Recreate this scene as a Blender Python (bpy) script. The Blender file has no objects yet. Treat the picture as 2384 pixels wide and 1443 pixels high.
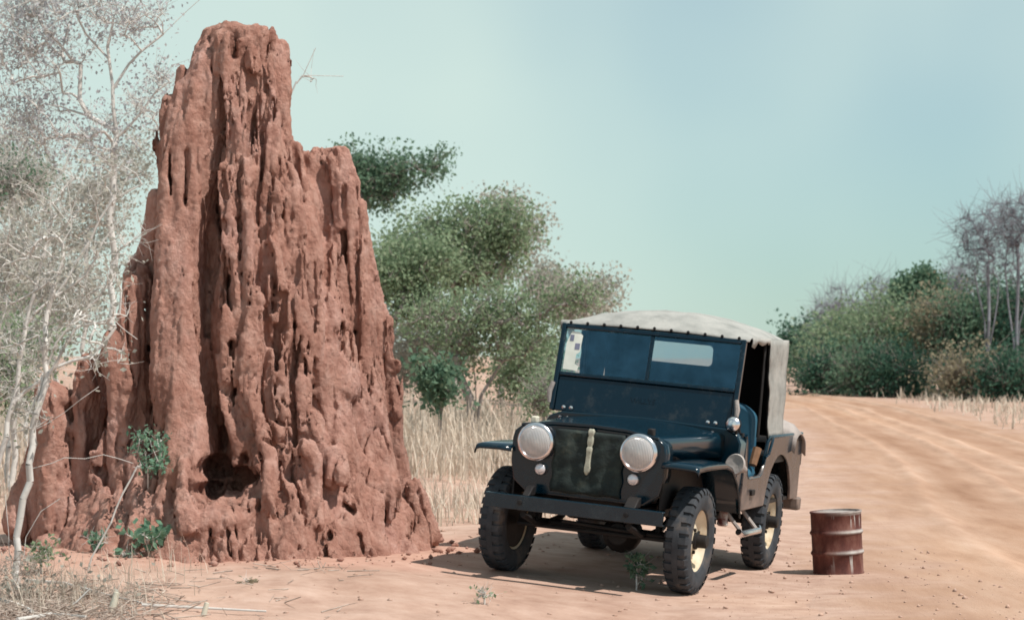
import bpy, math, random
import numpy as np
from mathutils import Vector, Matrix

R = math.radians
rng = np.random.default_rng(7)
random.seed(7)
scene = bpy.context.scene
col = scene.collection

# ------------------------------------------------------------------ camera, sky, sun, exposure
F_PX, CAM_H, HOR, CX = 5950.0, 1.5, 850.0, 1192.0      # long lens, eye height, horizon row, centre column (photo pixels)
cam_data = bpy.data.cameras.new('camera')
cam = bpy.data.objects.new('camera', cam_data); col.objects.link(cam)
cam.location = (0, 0, CAM_H); cam.rotation_euler = (R(90), 0, 0)
cam_data.sensor_width = 36.0
cam_data.lens = 36.0 * F_PX / 2384.0
cam_data.shift_y = (HOR - 721.5) / 2384.0
cam_data.clip_start = 0.1; cam_data.clip_end = 6000
cam_data.dof.use_dof = True
cam_data.dof.focus_distance = 17.3
cam_data.dof.aperture_fstop = 4.8
scene.camera = cam

SUN_AZ, SUN_EL = 120.0, 57.0          # azimuth clockwise from +Y (view direction), elevation
to_sun = Vector((math.sin(R(SUN_AZ)) * math.cos(R(SUN_EL)), math.cos(R(SUN_AZ)) * math.cos(R(SUN_EL)), math.sin(R(SUN_EL))))
sun_data = bpy.data.lights.new('sun', 'SUN')
sun_data.energy = 5.0; sun_data.angle = R(0.55); sun_data.color = (1.0, 0.93, 0.84)
sun = bpy.data.objects.new('sun', sun_data); col.objects.link(sun)
sun.rotation_euler = (-to_sun).to_track_quat('-Z', 'Y').to_euler()
sun.location = (20, -10, 30)

world = bpy.data.worlds.new('World'); scene.world = world; world.use_nodes = True
wn = world.node_tree; wn.nodes.clear()
w_out = wn.nodes.new('ShaderNodeOutputWorld'); w_bg = wn.nodes.new('ShaderNodeBackground')
sky = wn.nodes.new('ShaderNodeTexSky'); sky.sky_type = 'NISHITA'; sky.sun_disc = False
sky.sun_elevation = R(SUN_EL); sky.sun_rotation = R(SUN_AZ)
sky.air_density = 1.0; sky.dust_density = 0.25; sky.ozone_density = 2.0
w_tint = wn.nodes.new('ShaderNodeMix'); w_tint.data_type = 'RGBA'; w_tint.blend_type = 'MULTIPLY'
w_tint.inputs['Factor'].default_value = 1.0
w_tint.inputs['B'].default_value = (0.60, 0.86, 0.95, 1)
# thin high cloud veil
w_tc = wn.nodes.new('ShaderNodeTexCoord'); w_map = wn.nodes.new('ShaderNodeMapping')
w_map.inputs['Location'].default_value = (4.41, 1.0, 0.0)
w_noise = wn.nodes.new('ShaderNodeTexNoise'); w_noise.inputs['Scale'].default_value = 2.0
w_noise.inputs['Detail'].default_value = 4.0; w_noise.inputs['Roughness'].default_value = 0.45
w_ramp = wn.nodes.new('ShaderNodeValToRGB')
w_ramp.color_ramp.elements[0].position = 0.46; w_ramp.color_ramp.elements[0].color = (0.30, 0.30, 0.30, 1)
w_ramp.color_ramp.elements[1].position = 0.62; w_ramp.color_ramp.elements[1].color = (0.85, 0.85, 0.85, 1)
w_mix = wn.nodes.new('ShaderNodeMix'); w_mix.data_type = 'RGBA'
w_mix.inputs['B'].default_value = (7.3, 8.8, 8.0, 1)
L = wn.links.new
L(w_tc.outputs['Generated'], w_map.inputs['Vector']); L(w_map.outputs['Vector'], w_noise.inputs['Vector'])
L(w_noise.outputs['Fac'], w_ramp.inputs['Fac']); L(w_ramp.outputs['Color'], w_mix.inputs['Factor'])
L(sky.outputs['Color'], w_tint.inputs['A']); L(w_tint.outputs['Result'], w_mix.inputs['A'])
L(w_mix.outputs['Result'], w_bg.inputs['Color']); L(w_bg.outputs['Background'], w_out.inputs['Surface'])
w_bg.inputs['Strength'].default_value = 0.092

scene.view_settings.view_transform = 'Standard'; scene.view_settings.look = 'None'
scene.view_settings.exposure = 0.06; scene.view_settings.gamma = 1.0
scene.view_settings.use_curve_mapping = False
scene.render.engine = 'CYCLES'
scene.cycles.use_denoising = True
scene.cycles.max_bounces = 8; scene.cycles.transparent_max_bounces = 16
scene.cycles.filter_width = 1.7

# ------------------------------------------------------------------ helpers
def P(px, py, Y):
    """photo pixel at depth Y -> world point (layout of the place)"""
    return np.array([(px - CX) * Y / F_PX, Y, CAM_H - (py - HOR) * Y / F_PX])

_perm = np.random.default_rng(11).permutation(256).astype(np.int32)
_g = np.random.default_rng(12).normal(size=(256, 3)); _g /= np.linalg.norm(_g, axis=1)[:, None]
_g = _g.astype(np.float32)
def noise3(p):
    p = np.asarray(p, dtype=np.float32)
    i = np.floor(p).astype(np.int32); f = p - i
    u = f * f * f * (f * (f * 6 - 15) + 10)
    out = np.zeros(len(p), np.float32)
    for dx in (0, 1):
        for dy in (0, 1):
            for dz in (0, 1):
                h = _perm[(_perm[(_perm[(i[:, 0] + dx) & 255] + i[:, 1] + dy) & 255] + i[:, 2] + dz) & 255]
                g = _g[h]
                d = g[:, 0] * (f[:, 0] - dx) + g[:, 1] * (f[:, 1] - dy) + g[:, 2] * (f[:, 2] - dz)
                wx = u[:, 0] if dx else 1 - u[:, 0]
                wy = u[:, 1] if dy else 1 - u[:, 1]
                wz = u[:, 2] if dz else 1 - u[:, 2]
                out += d * wx * wy * wz
    return out * 1.6
def fbm(p, oct=4, lac=2.05, gain=0.5):
    p = np.asarray(p, dtype=np.float32); a = 1.0; s = 0
    for k in range(oct):
        s = s + a * noise3(p * (lac ** k) + 17.3 * k); a *= gain
    return s

def tag(o, label=None, category=None, group=None, kind=None):
    if label: o['label'] = label
    if category: o['category'] = category
    if group: o['group'] = group
    if kind: o['kind'] = kind
    return o

def empty(name, loc=(0, 0, 0), rot=(0, 0, 0), parent=None):
    o = bpy.data.objects.new(name, None); o.empty_display_size = 0.2
    col.objects.link(o); o.location = loc; o.rotation_euler = rot
    if parent: o.parent = parent
    return o

def link(name, me, mat=None, parent=None, smooth=None):
    o = bpy.data.objects.new(name, me); col.objects.link(o)
    if mat is not None: me.materials.append(mat)
    if parent is not None: o.parent = parent
    if smooth is not None:
        me.polygons.foreach_set('use_smooth', np.ones(len(me.polygons), dtype=bool))
        if smooth < 180: me.set_sharp_from_angle(angle=R(smooth))
    return o

def mesh_np(name, V, Fc):
    """Fc: (n,k) int array, constant k"""
    V = np.ascontiguousarray(V, np.float32); Fc = np.ascontiguousarray(Fc, np.int32)
    me = bpy.data.meshes.new(name); n, k = Fc.shape
    me.vertices.add(len(V)); me.vertices.foreach_set('co', V.ravel())
    me.loops.add(n * k); me.loops.foreach_set('vertex_index', Fc.ravel())
    me.polygons.add(n); me.polygons.foreach_set('loop_start', np.arange(0, n * k, k, dtype=np.int32))
    try: me.polygons.foreach_set('loop_total', np.full(n, k, np.int32))
    except Exception: pass
    me.update(calc_edges=True)
    return me

class MB:
    """collects simple shapes into one mesh"""
    def __init__(s): s.v = []; s.f = []
    def add(s, vs, fs):
        b = len(s.v); s.v += [tuple(map(float, q)) for q in vs]; s.f += [tuple(b + i for i in q) for q in fs]; return s
    def box(s, x0, x1, y0, y1, z0, z1):
        return s.add([(x0,y0,z0),(x1,y0,z0),(x1,y1,z0),(x0,y1,z0),(x0,y0,z1),(x1,y0,z1),(x1,y1,z1),(x0,y1,z1)],
                     [(0,3,2,1),(4,5,6,7),(0,1,5,4),(1,2,6,5),(2,3,7,6),(3,0,4,7)])
    def prism(s, poly, axis, a, b):
        n = len(poly)
        def mk(q, t):
            if axis == 'x': return (t, q[0], q[1])
            if axis == 'y': return (q[0], t, q[1])
            return (q[0], q[1], t)
        vs = [mk(q, a) for q in poly] + [mk(q, b) for q in poly]
        fs = [tuple(range(n)), tuple(range(2 * n - 1, n - 1, -1))] + [(i, i + n, (i + 1) % n + n, (i + 1) % n) for i in range(n)]
        return s.add(vs, fs)
    def tube(s, pts, r, n=8, caps=True):
        pts = [Vector(p) for p in pts]; m = len(pts)
        rs = r if hasattr(r, '__len__') else [r] * m
        vs, fs = [], []; ref = None
        for i, p in enumerate(pts):
            t = (pts[min(i + 1, m - 1)] - pts[max(i - 1, 0)]).normalized()
            if ref is None:
                ref = t.cross(Vector((0, 0, 1)))
                if ref.length < .1: ref = t.cross(Vector((1, 0, 0)))
            ref = (ref - t * ref.dot(t)).normalized(); bi = t.cross(ref)
            for k in range(n):
                an = 2 * math.pi * k / n
                vs.append(p + (ref * math.cos(an) + bi * math.sin(an)) * rs[i])
        for i in range(m - 1):
            for k in range(n):
                k2 = (k + 1) % n
                fs.append((i*n+k, i*n+k2, (i+1)*n+k2, (i+1)*n+k))
        if caps: fs += [tuple(range(n - 1, -1, -1)), tuple((m - 1) * n + k for k in range(n))]
        return s.add(vs, fs)
    def lathe(s, prof, c=(0, 0, 0), axis=(0, 0, 1), n=32, closed=False):
        ax = Vector(axis).normalized(); e1 = ax.orthogonal().normalized(); e2 = ax.cross(e1); c = Vector(c)
        vs, fs = [], []; m = len(prof)
        for (r, h) in prof:
            for k in range(n):
                an = 2 * math.pi * k / n
                vs.append(c + ax * h + (e1 * math.cos(an) + e2 * math.sin(an)) * max(r, 1e-5))
        for i in range(m if closed else m - 1):
            j = (i + 1) % m
            for k in range(n):
                k2 = (k + 1) % n
                fs.append((i*n+k, i*n+k2, j*n+k2, j*n+k))
        return s.add(vs, fs)
    def sheet(s, G):
        a, b = len(G), len(G[0]); vs = [q for row in G for q in row]
        return s.add(vs, [(i*b+j, i*b+j+1, (i+1)*b+j+1, (i+1)*b+j) for i in range(a - 1) for j in range(b - 1)])
    def build(s, name, mat, parent=None, bevel=0, seg=2, smooth=35, solid=0, offset=0, loc=None, rot=None):
        me = bpy.data.meshes.new(name); me.from_pydata(s.v, [], s.f); me.update()
        o = link(name, me, mat, parent, smooth)
        if solid:
            md = o.modifiers.new('thickness', 'SOLIDIFY'); md.thickness = solid; md.offset = offset
        if bevel:
            md = o.modifiers.new('bevel', 'BEVEL'); md.width = bevel; md.segments = seg; md.limit_method = 'ANGLE'; md.angle_limit = R(40)
        if loc is not None: o.location = loc
        if rot is not None: o.rotation_euler = rot
        return o

def font_to_mesh(o):
    bpy.context.view_layer.update()
    me = bpy.data.meshes.new_from_object(o.evaluated_get(bpy.context.evaluated_depsgraph_get()))
    n = bpy.data.objects.new(o.name, me); col.objects.link(n); n.parent = o.parent; n.matrix_local = o.matrix_local.copy()
    nm = o.name; bpy.data.objects.remove(o); n.name = nm
    return n

# ------------------------------------------------------------------ materials
def new_mat(name):
    m = bpy.data.materials.new(name); m.use_nodes = True
    nt = m.node_tree; return m, nt, nt.nodes['Principled BSDF'], nt.nodes['Material Output']

def ramp(nt, stops):
    n = nt.nodes.new('ShaderNodeValToRGB'); cr = n.color_ramp
    while len(cr.elements) < len(stops): cr.elements.new(0.5)
    for e, (p, c) in zip(cr.elements, stops): e.position = p; e.color = (*c, 1)
    return n

def noise_node(nt, scale, detail=5, rough=0.55, stretch=(1, 1, 1), coord='Object', dist=0.0):
    tc = nt.nodes.new('ShaderNodeTexCoord'); mp = nt.nodes.new('ShaderNodeMapping'); mp.inputs['Scale'].default_value = stretch
    nz = nt.nodes.new('ShaderNodeTexNoise'); nz.inputs['Scale'].default_value = scale
    nz.inputs['Detail'].default_value = detail; nz.inputs['Roughness'].default_value = rough; nz.inputs['Distortion'].default_value = dist
    nt.links.new(tc.outputs[coord], mp.inputs['Vector']); nt.links.new(mp.outputs['Vector'], nz.inputs['Vector'])
    return nz

def noisy(name, stops, scale=6, detail=6, rough=0.8, stretch=(1, 1, 1), bump=0.0, bump_scale=40, bump_dist=0.01, spec=0.3, metal=0.0, coat=0.0):
    m, nt, b, out = new_mat(name)
    nz = noise_node(nt, scale, detail, 0.6, stretch)
    rp = ramp(nt, stops); nt.links.new(nz.outputs['Fac'], rp.inputs['Fac']); nt.links.new(rp.outputs['Color'], b.inputs['Base Color'])
    b.inputs['Roughness'].default_value = rough; b.inputs['Specular IOR Level'].default_value = spec
    b.inputs['Metallic'].default_value = metal; b.inputs['Coat Weight'].default_value = coat
    if bump:
        n2 = noise_node(nt, bump_scale, 6, 0.65, stretch); bp = nt.nodes.new('ShaderNodeBump')
        bp.inputs['Strength'].default_value = bump; bp.inputs['Distance'].default_value = bump_dist
        nt.links.new(n2.outputs['Fac'], bp.inputs['Height']); nt.links.new(bp.outputs['Normal'], b.inputs['Normal'])
    return m

def leaf_mat(name, c1, c2, c3, scale=1.6, trans=0.45):
    m, nt, b, out = new_mat(name); nt.nodes.remove(b)
    nz = noise_node(nt, scale * 4, 4, 0.85); rp = ramp(nt, [(0.36, c1), (0.5, c2), (0.62, c3)])
    nt.links.new(nz.outputs['Fac'], rp.inputs['Fac'])
    d = nt.nodes.new('ShaderNodeBsdfDiffuse'); t = nt.nodes.new('ShaderNodeBsdfTranslucent'); mx = nt.nodes.new('ShaderNodeMixShader')
    mx.inputs['Fac'].default_value = trans
    nt.links.new(rp.outputs['Color'], d.inputs['Color']); nt.links.new(rp.outputs['Color'], t.inputs['Color'])
    nt.links.new(d.outputs[0], mx.inputs[1]); nt.links.new(t.outputs[0], mx.inputs[2]); nt.links.new(mx.outputs[0], out.inputs['Surface'])
    return m

def two_scale(name, stops, scale, tint_stops, tint_scale, rough=0.95, bump=0.5, bump_scale=25, dist=0.02, stretch=(1, 1, 1)):
    """base noise colour multiplied by a large-scale patch tint, plus bump"""
    m, nt, b, out = new_mat(name)
    n1 = noise_node(nt, scale, 8, 0.65, stretch); r1 = ramp(nt, stops); nt.links.new(n1.outputs['Fac'], r1.inputs['Fac'])
    n2 = noise_node(nt, tint_scale, 4, 0.55, stretch); r2 = ramp(nt, tint_stops); nt.links.new(n2.outputs['Fac'], r2.inputs['Fac'])
    mx = nt.nodes.new('ShaderNodeMix'); mx.data_type = 'RGBA'; mx.blend_type = 'MULTIPLY'; mx.inputs['Factor'].default_value = 1
    nt.links.new(r1.outputs['Color'], mx.inputs['A']); nt.links.new(r2.outputs['Color'], mx.inputs['B'])
    nt.links.new(mx.outputs['Result'], b.inputs['Base Color'])
    b.inputs['Roughness'].default_value = rough; b.inputs['Specular IOR Level'].default_value = 0.15
    n3 = noise_node(nt, bump_scale, 8, 0.7, stretch); bp = nt.nodes.new('ShaderNodeBump')
    bp.inputs['Strength'].default_value = bump; bp.inputs['Distance'].default_value = dist
    nt.links.new(n3.outputs['Fac'], bp.inputs['Height']); nt.links.new(bp.outputs['Normal'], b.inputs['Normal'])
    return m

M = {}
M['clay'] = two_scale('termite_clay', [(0.25, (0.30, 0.145, 0.11)), (0.48, (0.44, 0.238, 0.188)), (0.75, (0.57, 0.355, 0.295))], 11.0,
                      [(0.3, (0.76, 0.70, 0.68)), (0.5, (1, 1, 1)), (0.7, (1.10, 1.14, 1.2))], 2.2, bump=1.0, bump_scale=60, dist=0.025, stretch=(1, 1, 0.7))
M['ground'] = two_scale('pale_dirt', [(0.25, (0.33, 0.205, 0.16)), (0.5, (0.45, 0.305, 0.245)), (0.75, (0.54, 0.39, 0.325))], 4.0,
                        [(0.3, (0.80, 0.74, 0.70)), (0.5, (1, 1, 1)), (0.7, (1.08, 1.05, 1.0))], 0.35, bump=0.5, bump_scale=14, dist=0.02)
M['road'] = two_scale('orange_dirt', [(0.25, (0.32, 0.19, 0.13)), (0.5, (0.42, 0.268, 0.192)), (0.75, (0.50, 0.345, 0.265))], 3.0,
                      [(0.3, (0.84, 0.78, 0.72)), (0.5, (1, 1, 1)), (0.7, (1.12, 1.1, 1.06))], 0.5, bump=0.5, bump_scale=30, dist=0.012, stretch=(1, 0.16, 1))

nt = M['ground'].node_tree; b = nt.nodes['Principled BSDF']; src = b.inputs['Base Color'].links[0].from_socket
a1 = nt.nodes.new('ShaderNodeAttribute'); a1.attribute_name = 'wash'; sc_ = nt.nodes.new('ShaderNodeMath'); sc_.operation = 'MULTIPLY'; sc_.inputs[1].default_value = 0.75
nt.links.new(a1.outputs['Fac'], sc_.inputs[0])
wn_ = noise_node(nt, 9, 6, 0.65); wr_ = ramp(nt, [(0.3, (0.38, 0.20, 0.15)), (0.7, (0.54, 0.33, 0.265))]); nt.links.new(wn_.outputs['Fac'], wr_.inputs['Fac'])
m1 = nt.nodes.new('ShaderNodeMix'); m1.data_type = 'RGBA'; nt.links.new(sc_.outputs[0], m1.inputs['Factor']); nt.links.new(src, m1.inputs['A']); nt.links.new(wr_.outputs['Color'], m1.inputs['B']); nt.links.new(m1.outputs['Result'], b.inputs['Base Color'])
nt = M['road'].node_tree; b = nt.nodes['Principled BSDF']
src = b.inputs['Base Color'].links[0].from_socket
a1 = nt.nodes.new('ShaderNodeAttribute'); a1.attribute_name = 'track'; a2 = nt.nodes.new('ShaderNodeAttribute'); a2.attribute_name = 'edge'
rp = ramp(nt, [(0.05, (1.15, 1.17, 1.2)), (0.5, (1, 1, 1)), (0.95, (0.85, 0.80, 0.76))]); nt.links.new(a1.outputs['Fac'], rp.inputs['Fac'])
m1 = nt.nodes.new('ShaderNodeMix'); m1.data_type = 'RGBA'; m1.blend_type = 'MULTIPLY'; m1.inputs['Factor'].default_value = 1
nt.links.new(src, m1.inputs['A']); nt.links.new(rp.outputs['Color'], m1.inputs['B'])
gn = noise_node(nt, 4.0, 8, 0.65); gr = ramp(nt, [(0.25, (0.33, 0.205, 0.16)), (0.5, (0.45, 0.305, 0.245)), (0.75, (0.54, 0.39, 0.325))]); nt.links.new(gn.outputs['Fac'], gr.inputs['Fac'])
m2 = nt.nodes.new('ShaderNodeMix'); m2.data_type = 'RGBA'; nt.links.new(a2.outputs['Fac'], m2.inputs['Factor'])
nt.links.new(gr.outputs['Color'], m2.inputs['A']); nt.links.new(m1.outputs['Result'], m2.inputs['B']); nt.links.new(m2.outputs['Result'], b.inputs['Base Color'])

def paint_mat(name, base, dust_col, lo, hi, zlo, zhi, amount):
    """glossy dark paint with dust that gathers low on the panel (object height) and in noise patches"""
    m, nt, b, out = new_mat(name)
    nz = noise_node(nt, 7, 7, 0.7); tc = nt.nodes.new('ShaderNodeTexCoord'); sp = nt.nodes.new('ShaderNodeSeparateXYZ')
    nt.links.new(tc.outputs['Object'], sp.inputs[0])
    mr = nt.nodes.new('ShaderNodeMapRange'); mr.inputs['From Min'].default_value = zlo; mr.inputs['From Max'].default_value = zhi
    mr.inputs['To Min'].default_value = amount; mr.inputs['To Max'].default_value = 0.0
    nt.links.new(sp.outputs['Z'], mr.inputs['Value'])
    ad = nt.nodes.new('ShaderNodeMath'); ad.operation = 'ADD'; nt.links.new(mr.outputs[0], ad.inputs[0]); nt.links.new(nz.outputs['Fac'], ad.inputs[1])
    rp = nt.nodes.new('ShaderNodeMapRange'); rp.inputs['From Min'].default_value = lo; rp.inputs['From Max'].default_value = hi
    nt.links.new(ad.outputs[0], rp.inputs['Value'])
    mx = nt.nodes.new('ShaderNodeMix'); mx.data_type = 'RGBA'; mx.inputs['A'].default_value = (*base, 1); mx.inputs['B'].default_value = (*dust_col, 1)
    nt.links.new(rp.outputs[0], mx.inputs['Factor']); nt.links.new(mx.outputs['Result'], b.inputs['Base Color'])
    rr = nt.nodes.new('ShaderNodeMapRange'); rr.inputs['To Min'].default_value = 0.17; rr.inputs['To Max'].default_value = 0.85
    nt.links.new(rp.outputs[0], rr.inputs['Value']); nt.links.new(rr.outputs[0], b.inputs['Roughness'])
    b.inputs['Specular IOR Level'].default_value = 0.5
    n3 = noise_node(nt, 3.0, 3, 0.5); bp = nt.nodes.new('ShaderNodeBump'); bp.inputs['Strength'].default_value = 0.12; bp.inputs['Distance'].default_value = 0.02
    nt.links.new(n3.outputs['Fac'], bp.inputs['Height']); nt.links.new(bp.outputs['Normal'], b.inputs['Normal'])
    return m
NAVY = (0.0010, 0.014, 0.026); DUST = (0.28, 0.20, 0.165)
M['paint'] = paint_mat('dark_navy_paint', NAVY, (0.06, 0.062, 0.064), 0.66, 1.25, 0.5, 1.3, 0.14)
M['paint_dusty'] = paint_mat('dusty_navy_paint', NAVY, DUST, 0.68, 1.10, 0.50, 1.05, 0.46)
M['iron'] = noisy('black_iron', [(0.3, (0.006, 0.006, 0.008)), (0.7, (0.02, 0.017, 0.016))], 12, rough=0.6)
M['rubber'] = noisy('tyre_rubber', [(0.3, (0.022, 0.026, 0.032)), (0.55, (0.046, 0.052, 0.062)), (0.75, (0.14, 0.115, 0.10))], 6, rough=0.75, bump=0.2)
M['cream'] = noisy('cream_wheel_paint', [(0.3, (0.36, 0.24, 0.12)), (0.5, (0.58, 0.49, 0.36)), (0.7, (0.66, 0.60, 0.48))], 8, rough=0.5)
M['chrome'] = noisy('bright_metal', [(0.3, (0.72, 0.68, 0.70)), (0.7, (0.86, 0.83, 0.84))], 5, rough=0.22, metal=1.0)
M['shade_sheet'] = noisy('painted_cab_shade', [(0.3, (0.012, 0.012, 0.014)), (0.7, (0.022, 0.021, 0.021))], 6, rough=0.95)  # near-black colour standing in for the shade inside the canvas top
M['lens'] = noisy('lamp_glass', [(0.3, (0.62, 0.58, 0.62)), (0.7, (0.78, 0.76, 0.78))], 9, rough=0.18, metal=0.35, spec=0.8, coat=1.0, bump=0.15, bump_scale=60)
M['canvas'] = noisy('pale_canvas', [(0.3, (0.235, 0.24, 0.23)), (0.5, (0.335, 0.335, 0.32)), (0.7, (0.395, 0.39, 0.37))], 5, rough=0.95, bump=0.5, bump_scale=9, bump_dist=0.03)
M['black_canvas'] = noisy('black_canvas', [(0.3, (0.008, 0.012, 0.014)), (0.55, (0.022, 0.032, 0.030)), (0.75, (0.075, 0.085, 0.07))], 7, rough=0.8, bump=0.5, bump_scale=9, bump_dist=0.03)
M['seat'] = noisy('blue_vinyl', [(0.3, (0.025, 0.095, 0.16)), (0.7, (0.04, 0.13, 0.20))], 5, rough=0.45)
M['white'] = noisy('white_paper', [(0.3, (0.62, 0.66, 0.60)), (0.7, (0.78, 0.80, 0.74))], 8, rough=0.6)
M['grey'] = noisy('grey_print', [(0.3, (0.14, 0.16, 0.24)), (0.7, (0.22, 0.23, 0.32))], 8, rough=0.6)
M['strap'] = noisy('pale_strap', [(0.3, (0.30, 0.30, 0.24)), (0.6, (0.46, 0.46, 0.38))], 30, rough=0.8)
M['brown'] = noisy('brown_leather', [(0.3, (0.14, 0.075, 0.04)), (0.6, (0.22, 0.12, 0.07))], 12, rough=0.7)
M['letter'] = noisy('pale_lettering', [(0.3, (0.36, 0.48, 0.38)), (0.7, (0.48, 0.58, 0.46))], 12, rough=0.5)
M['tarp'] = noisy('grey_tarp', [(0.3, (0.26, 0.23, 0.22)), (0.7, (0.42, 0.38, 0.36))], 6, rough=0.9, bump=0.4, bump_scale=10, bump_dist=0.03)
M['drum'] = noisy('rusty_drum', [(0.28, (0.045, 0.013, 0.011)), (0.5, (0.105, 0.033, 0.026)), (0.62, (0.165, 0.072, 0.055)), (0.75, (0.20, 0.12, 0.11))], 9, rough=0.7, stretch=(1, 1, 0.5), bump=0.3, bump_scale=25)
M['whitewash'] = noisy('dried_whitewash', [(0.38, (0.13, 0.04, 0.035)), (0.5, (0.32, 0.26, 0.25)), (0.66, (0.45, 0.44, 0.41))], 22, rough=0.9)
M['wood'] = noisy('weathered_wood', [(0.3, (0.50, 0.47, 0.38)), (0.7, (0.70, 0.68, 0.58))], 20, rough=0.9, stretch=(1, 1, 0.2))
M['bark_pale'] = noisy('pale_bark', [(0.3, (0.46, 0.44, 0.42)), (0.7, (0.70, 0.68, 0.65))], 9, rough=0.9)
M['bark_blue'] = noisy('blue_grey_twigs', [(0.3, (0.17, 0.18, 0.21)), (0.7, (0.28, 0.28, 0.31))], 9, rough=0.9)
M['bark_grey'] = noisy('grey_bark', [(0.3, (0.22, 0.19, 0.18)), (0.7, (0.36, 0.32, 0.30))], 9, rough=0.9)
M['straw'] = leaf_mat('straw', (0.50, 0.42, 0.34), (0.62, 0.54, 0.45), (0.70, 0.63, 0.55), 2.5, 0.3)
M['litter'] = noisy('dry_litter', [(0.3, (0.20, 0.15, 0.12)), (0.5, (0.36, 0.29, 0.25)), (0.7, (0.55, 0.48, 0.42))], 12, rough=0.95)
M['leaf_olive'] = leaf_mat('leaf_olive', (0.155, 0.23, 0.145), (0.245, 0.33, 0.205), (0.36, 0.42, 0.29))
M['leaf_green'] = leaf_mat('leaf_green', (0.09, 0.165, 0.12), (0.145, 0.24, 0.165), (0.23, 0.31, 0.21))
M['leaf_dark'] = leaf_mat('leaf_dark', (0.04, 0.095, 0.075), (0.065, 0.14, 0.10), (0.11, 0.18, 0.12))
M['leaf_grey'] = leaf_mat('leaf_grey', (0.30, 0.30, 0.27), (0.42, 0.42, 0.37), (0.52, 0.50, 0.44))
M['leaf_mauve'] = leaf_mat('leaf_mauve', (0.34, 0.36, 0.40), (0.47, 0.48, 0.51), (0.58, 0.57, 0.58))
M['leaf_fresh'] = leaf_mat('leaf_fresh', (0.11, 0.22, 0.16), (0.17, 0.31, 0.22), (0.26, 0.38, 0.25), 4)
M['leaf_tan'] = leaf_mat('leaf_tan', (0.24, 0.21, 0.15), (0.33, 0.29, 0.21), (0.38, 0.35, 0.24))

m, nt, b, out = new_mat('window_glass'); nt.nodes.remove(b)
tr = nt.nodes.new('ShaderNodeBsdfTransparent'); tr.inputs['Color'].default_value = (0.78, 0.87, 0.90, 1)
gl = nt.nodes.new('ShaderNodeBsdfGlossy'); gl.inputs['Roughness'].default_value = 0.05; gl.inputs['Color'].default_value = (0.42, 0.78, 0.95, 1)
lw = nt.nodes.new('ShaderNodeLayerWeight'); lw.inputs['Blend'].default_value = 0.35
mr = nt.nodes.new('ShaderNodeMapRange'); mr.inputs['To Min'].default_value = 0.09; mr.inputs['To Max'].default_value = 0.9
mx = nt.nodes.new('ShaderNodeMixShader')
gn = noise_node(nt, 5, 6, 0.7); gm = nt.nodes.new('ShaderNodeMath'); gm.operation = 'MULTIPLY'; nt.links.new(gn.outputs['Fac'], gm.inputs[0]); gm.inputs[1].default_value = 1.7
g2 = nt.nodes.new('ShaderNodeMath'); g2.operation = 'MULTIPLY'; nt.links.new(gm.outputs[0], g2.inputs[0]); nt.links.new(mr.outputs[0], g2.inputs[1])
nt.links.new(lw.outputs['Fresnel'], mr.inputs['Value']); nt.links.new(g2.outputs[0], mx.inputs['Fac'])
nt.links.new(tr.outputs[0], mx.inputs[1]); nt.links.new(gl.outputs[0], mx.inputs[2]); nt.links.new(mx.outputs[0], out.inputs['Surface'])
M['glass'] = m
m, nt, b, out = new_mat('cloudy_plastic'); nt.nodes.remove(b)
tr = nt.nodes.new('ShaderNodeBsdfTransparent'); tr.inputs['Color'].default_value = (0.95, 0.97, 0.97, 1)
tl = nt.nodes.new('ShaderNodeBsdfTranslucent'); tl.inputs['Color'].default_value = (0.95, 0.95, 0.95, 1)
mx = nt.nodes.new('ShaderNodeMixShader'); mx.inputs['Fac'].default_value = 0.30
nt.links.new(tr.outputs[0], mx.inputs[1]); nt.links.new(tl.outputs[0], mx.inputs[2]); nt.links.new(mx.outputs[0], out.inputs['Surface'])
M['plastic'] = m
m, nt, b, out = new_mat('fluted_lamp_glass'); nt.nodes.remove(b)
tr = nt.nodes.new('ShaderNodeBsdfTransparent'); tr.inputs['Color'].default_value = (0.9, 0.9, 0.92, 1)
df = nt.nodes.new('ShaderNodeBsdfDiffuse'); df.inputs['Color'].default_value = (0.90, 0.88, 0.88, 1)
gl = nt.nodes.new('ShaderNodeBsdfGlossy'); gl.inputs['Roughness'].default_value = 0.08
wv = nt.nodes.new('ShaderNodeTexWave'); wv.inputs['Scale'].default_value = 30; tc = nt.nodes.new('ShaderNodeTexCoord'); nt.links.new(tc.outputs['Object'], wv.inputs['Vector'])
bp = nt.nodes.new('ShaderNodeBump'); bp.inputs['Strength'].default_value = 0.5; bp.inputs['Distance'].default_value = 0.01; nt.links.new(wv.outputs['Fac'], bp.inputs['Height'])
nt.links.new(bp.outputs['Normal'], gl.inputs['Normal']); nt.links.new(bp.outputs['Normal'], df.inputs['Normal'])
m1 = nt.nodes.new('ShaderNodeMixShader'); m1.inputs['Fac'].default_value = 0.52; m2 = nt.nodes.new('ShaderNodeMixShader'); m2.inputs['Fac'].default_value = 0.12
nt.links.new(tr.outputs[0], m1.inputs[1]); nt.links.new(df.outputs[0], m1.inputs[2]); nt.links.new(m1.outputs[0], m2.inputs[1]); nt.links.new(gl.outputs[0], m2.inputs[2]); nt.links.new(m2.outputs[0], out.inputs['Surface'])
M['lens_glass'] = m
M['reflector'] = noisy('silvered_reflector', [(0.3, (0.80, 0.78, 0.80)), (0.7, (0.92, 0.90, 0.90))], 4, rough=0.16, metal=1.0)

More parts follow.
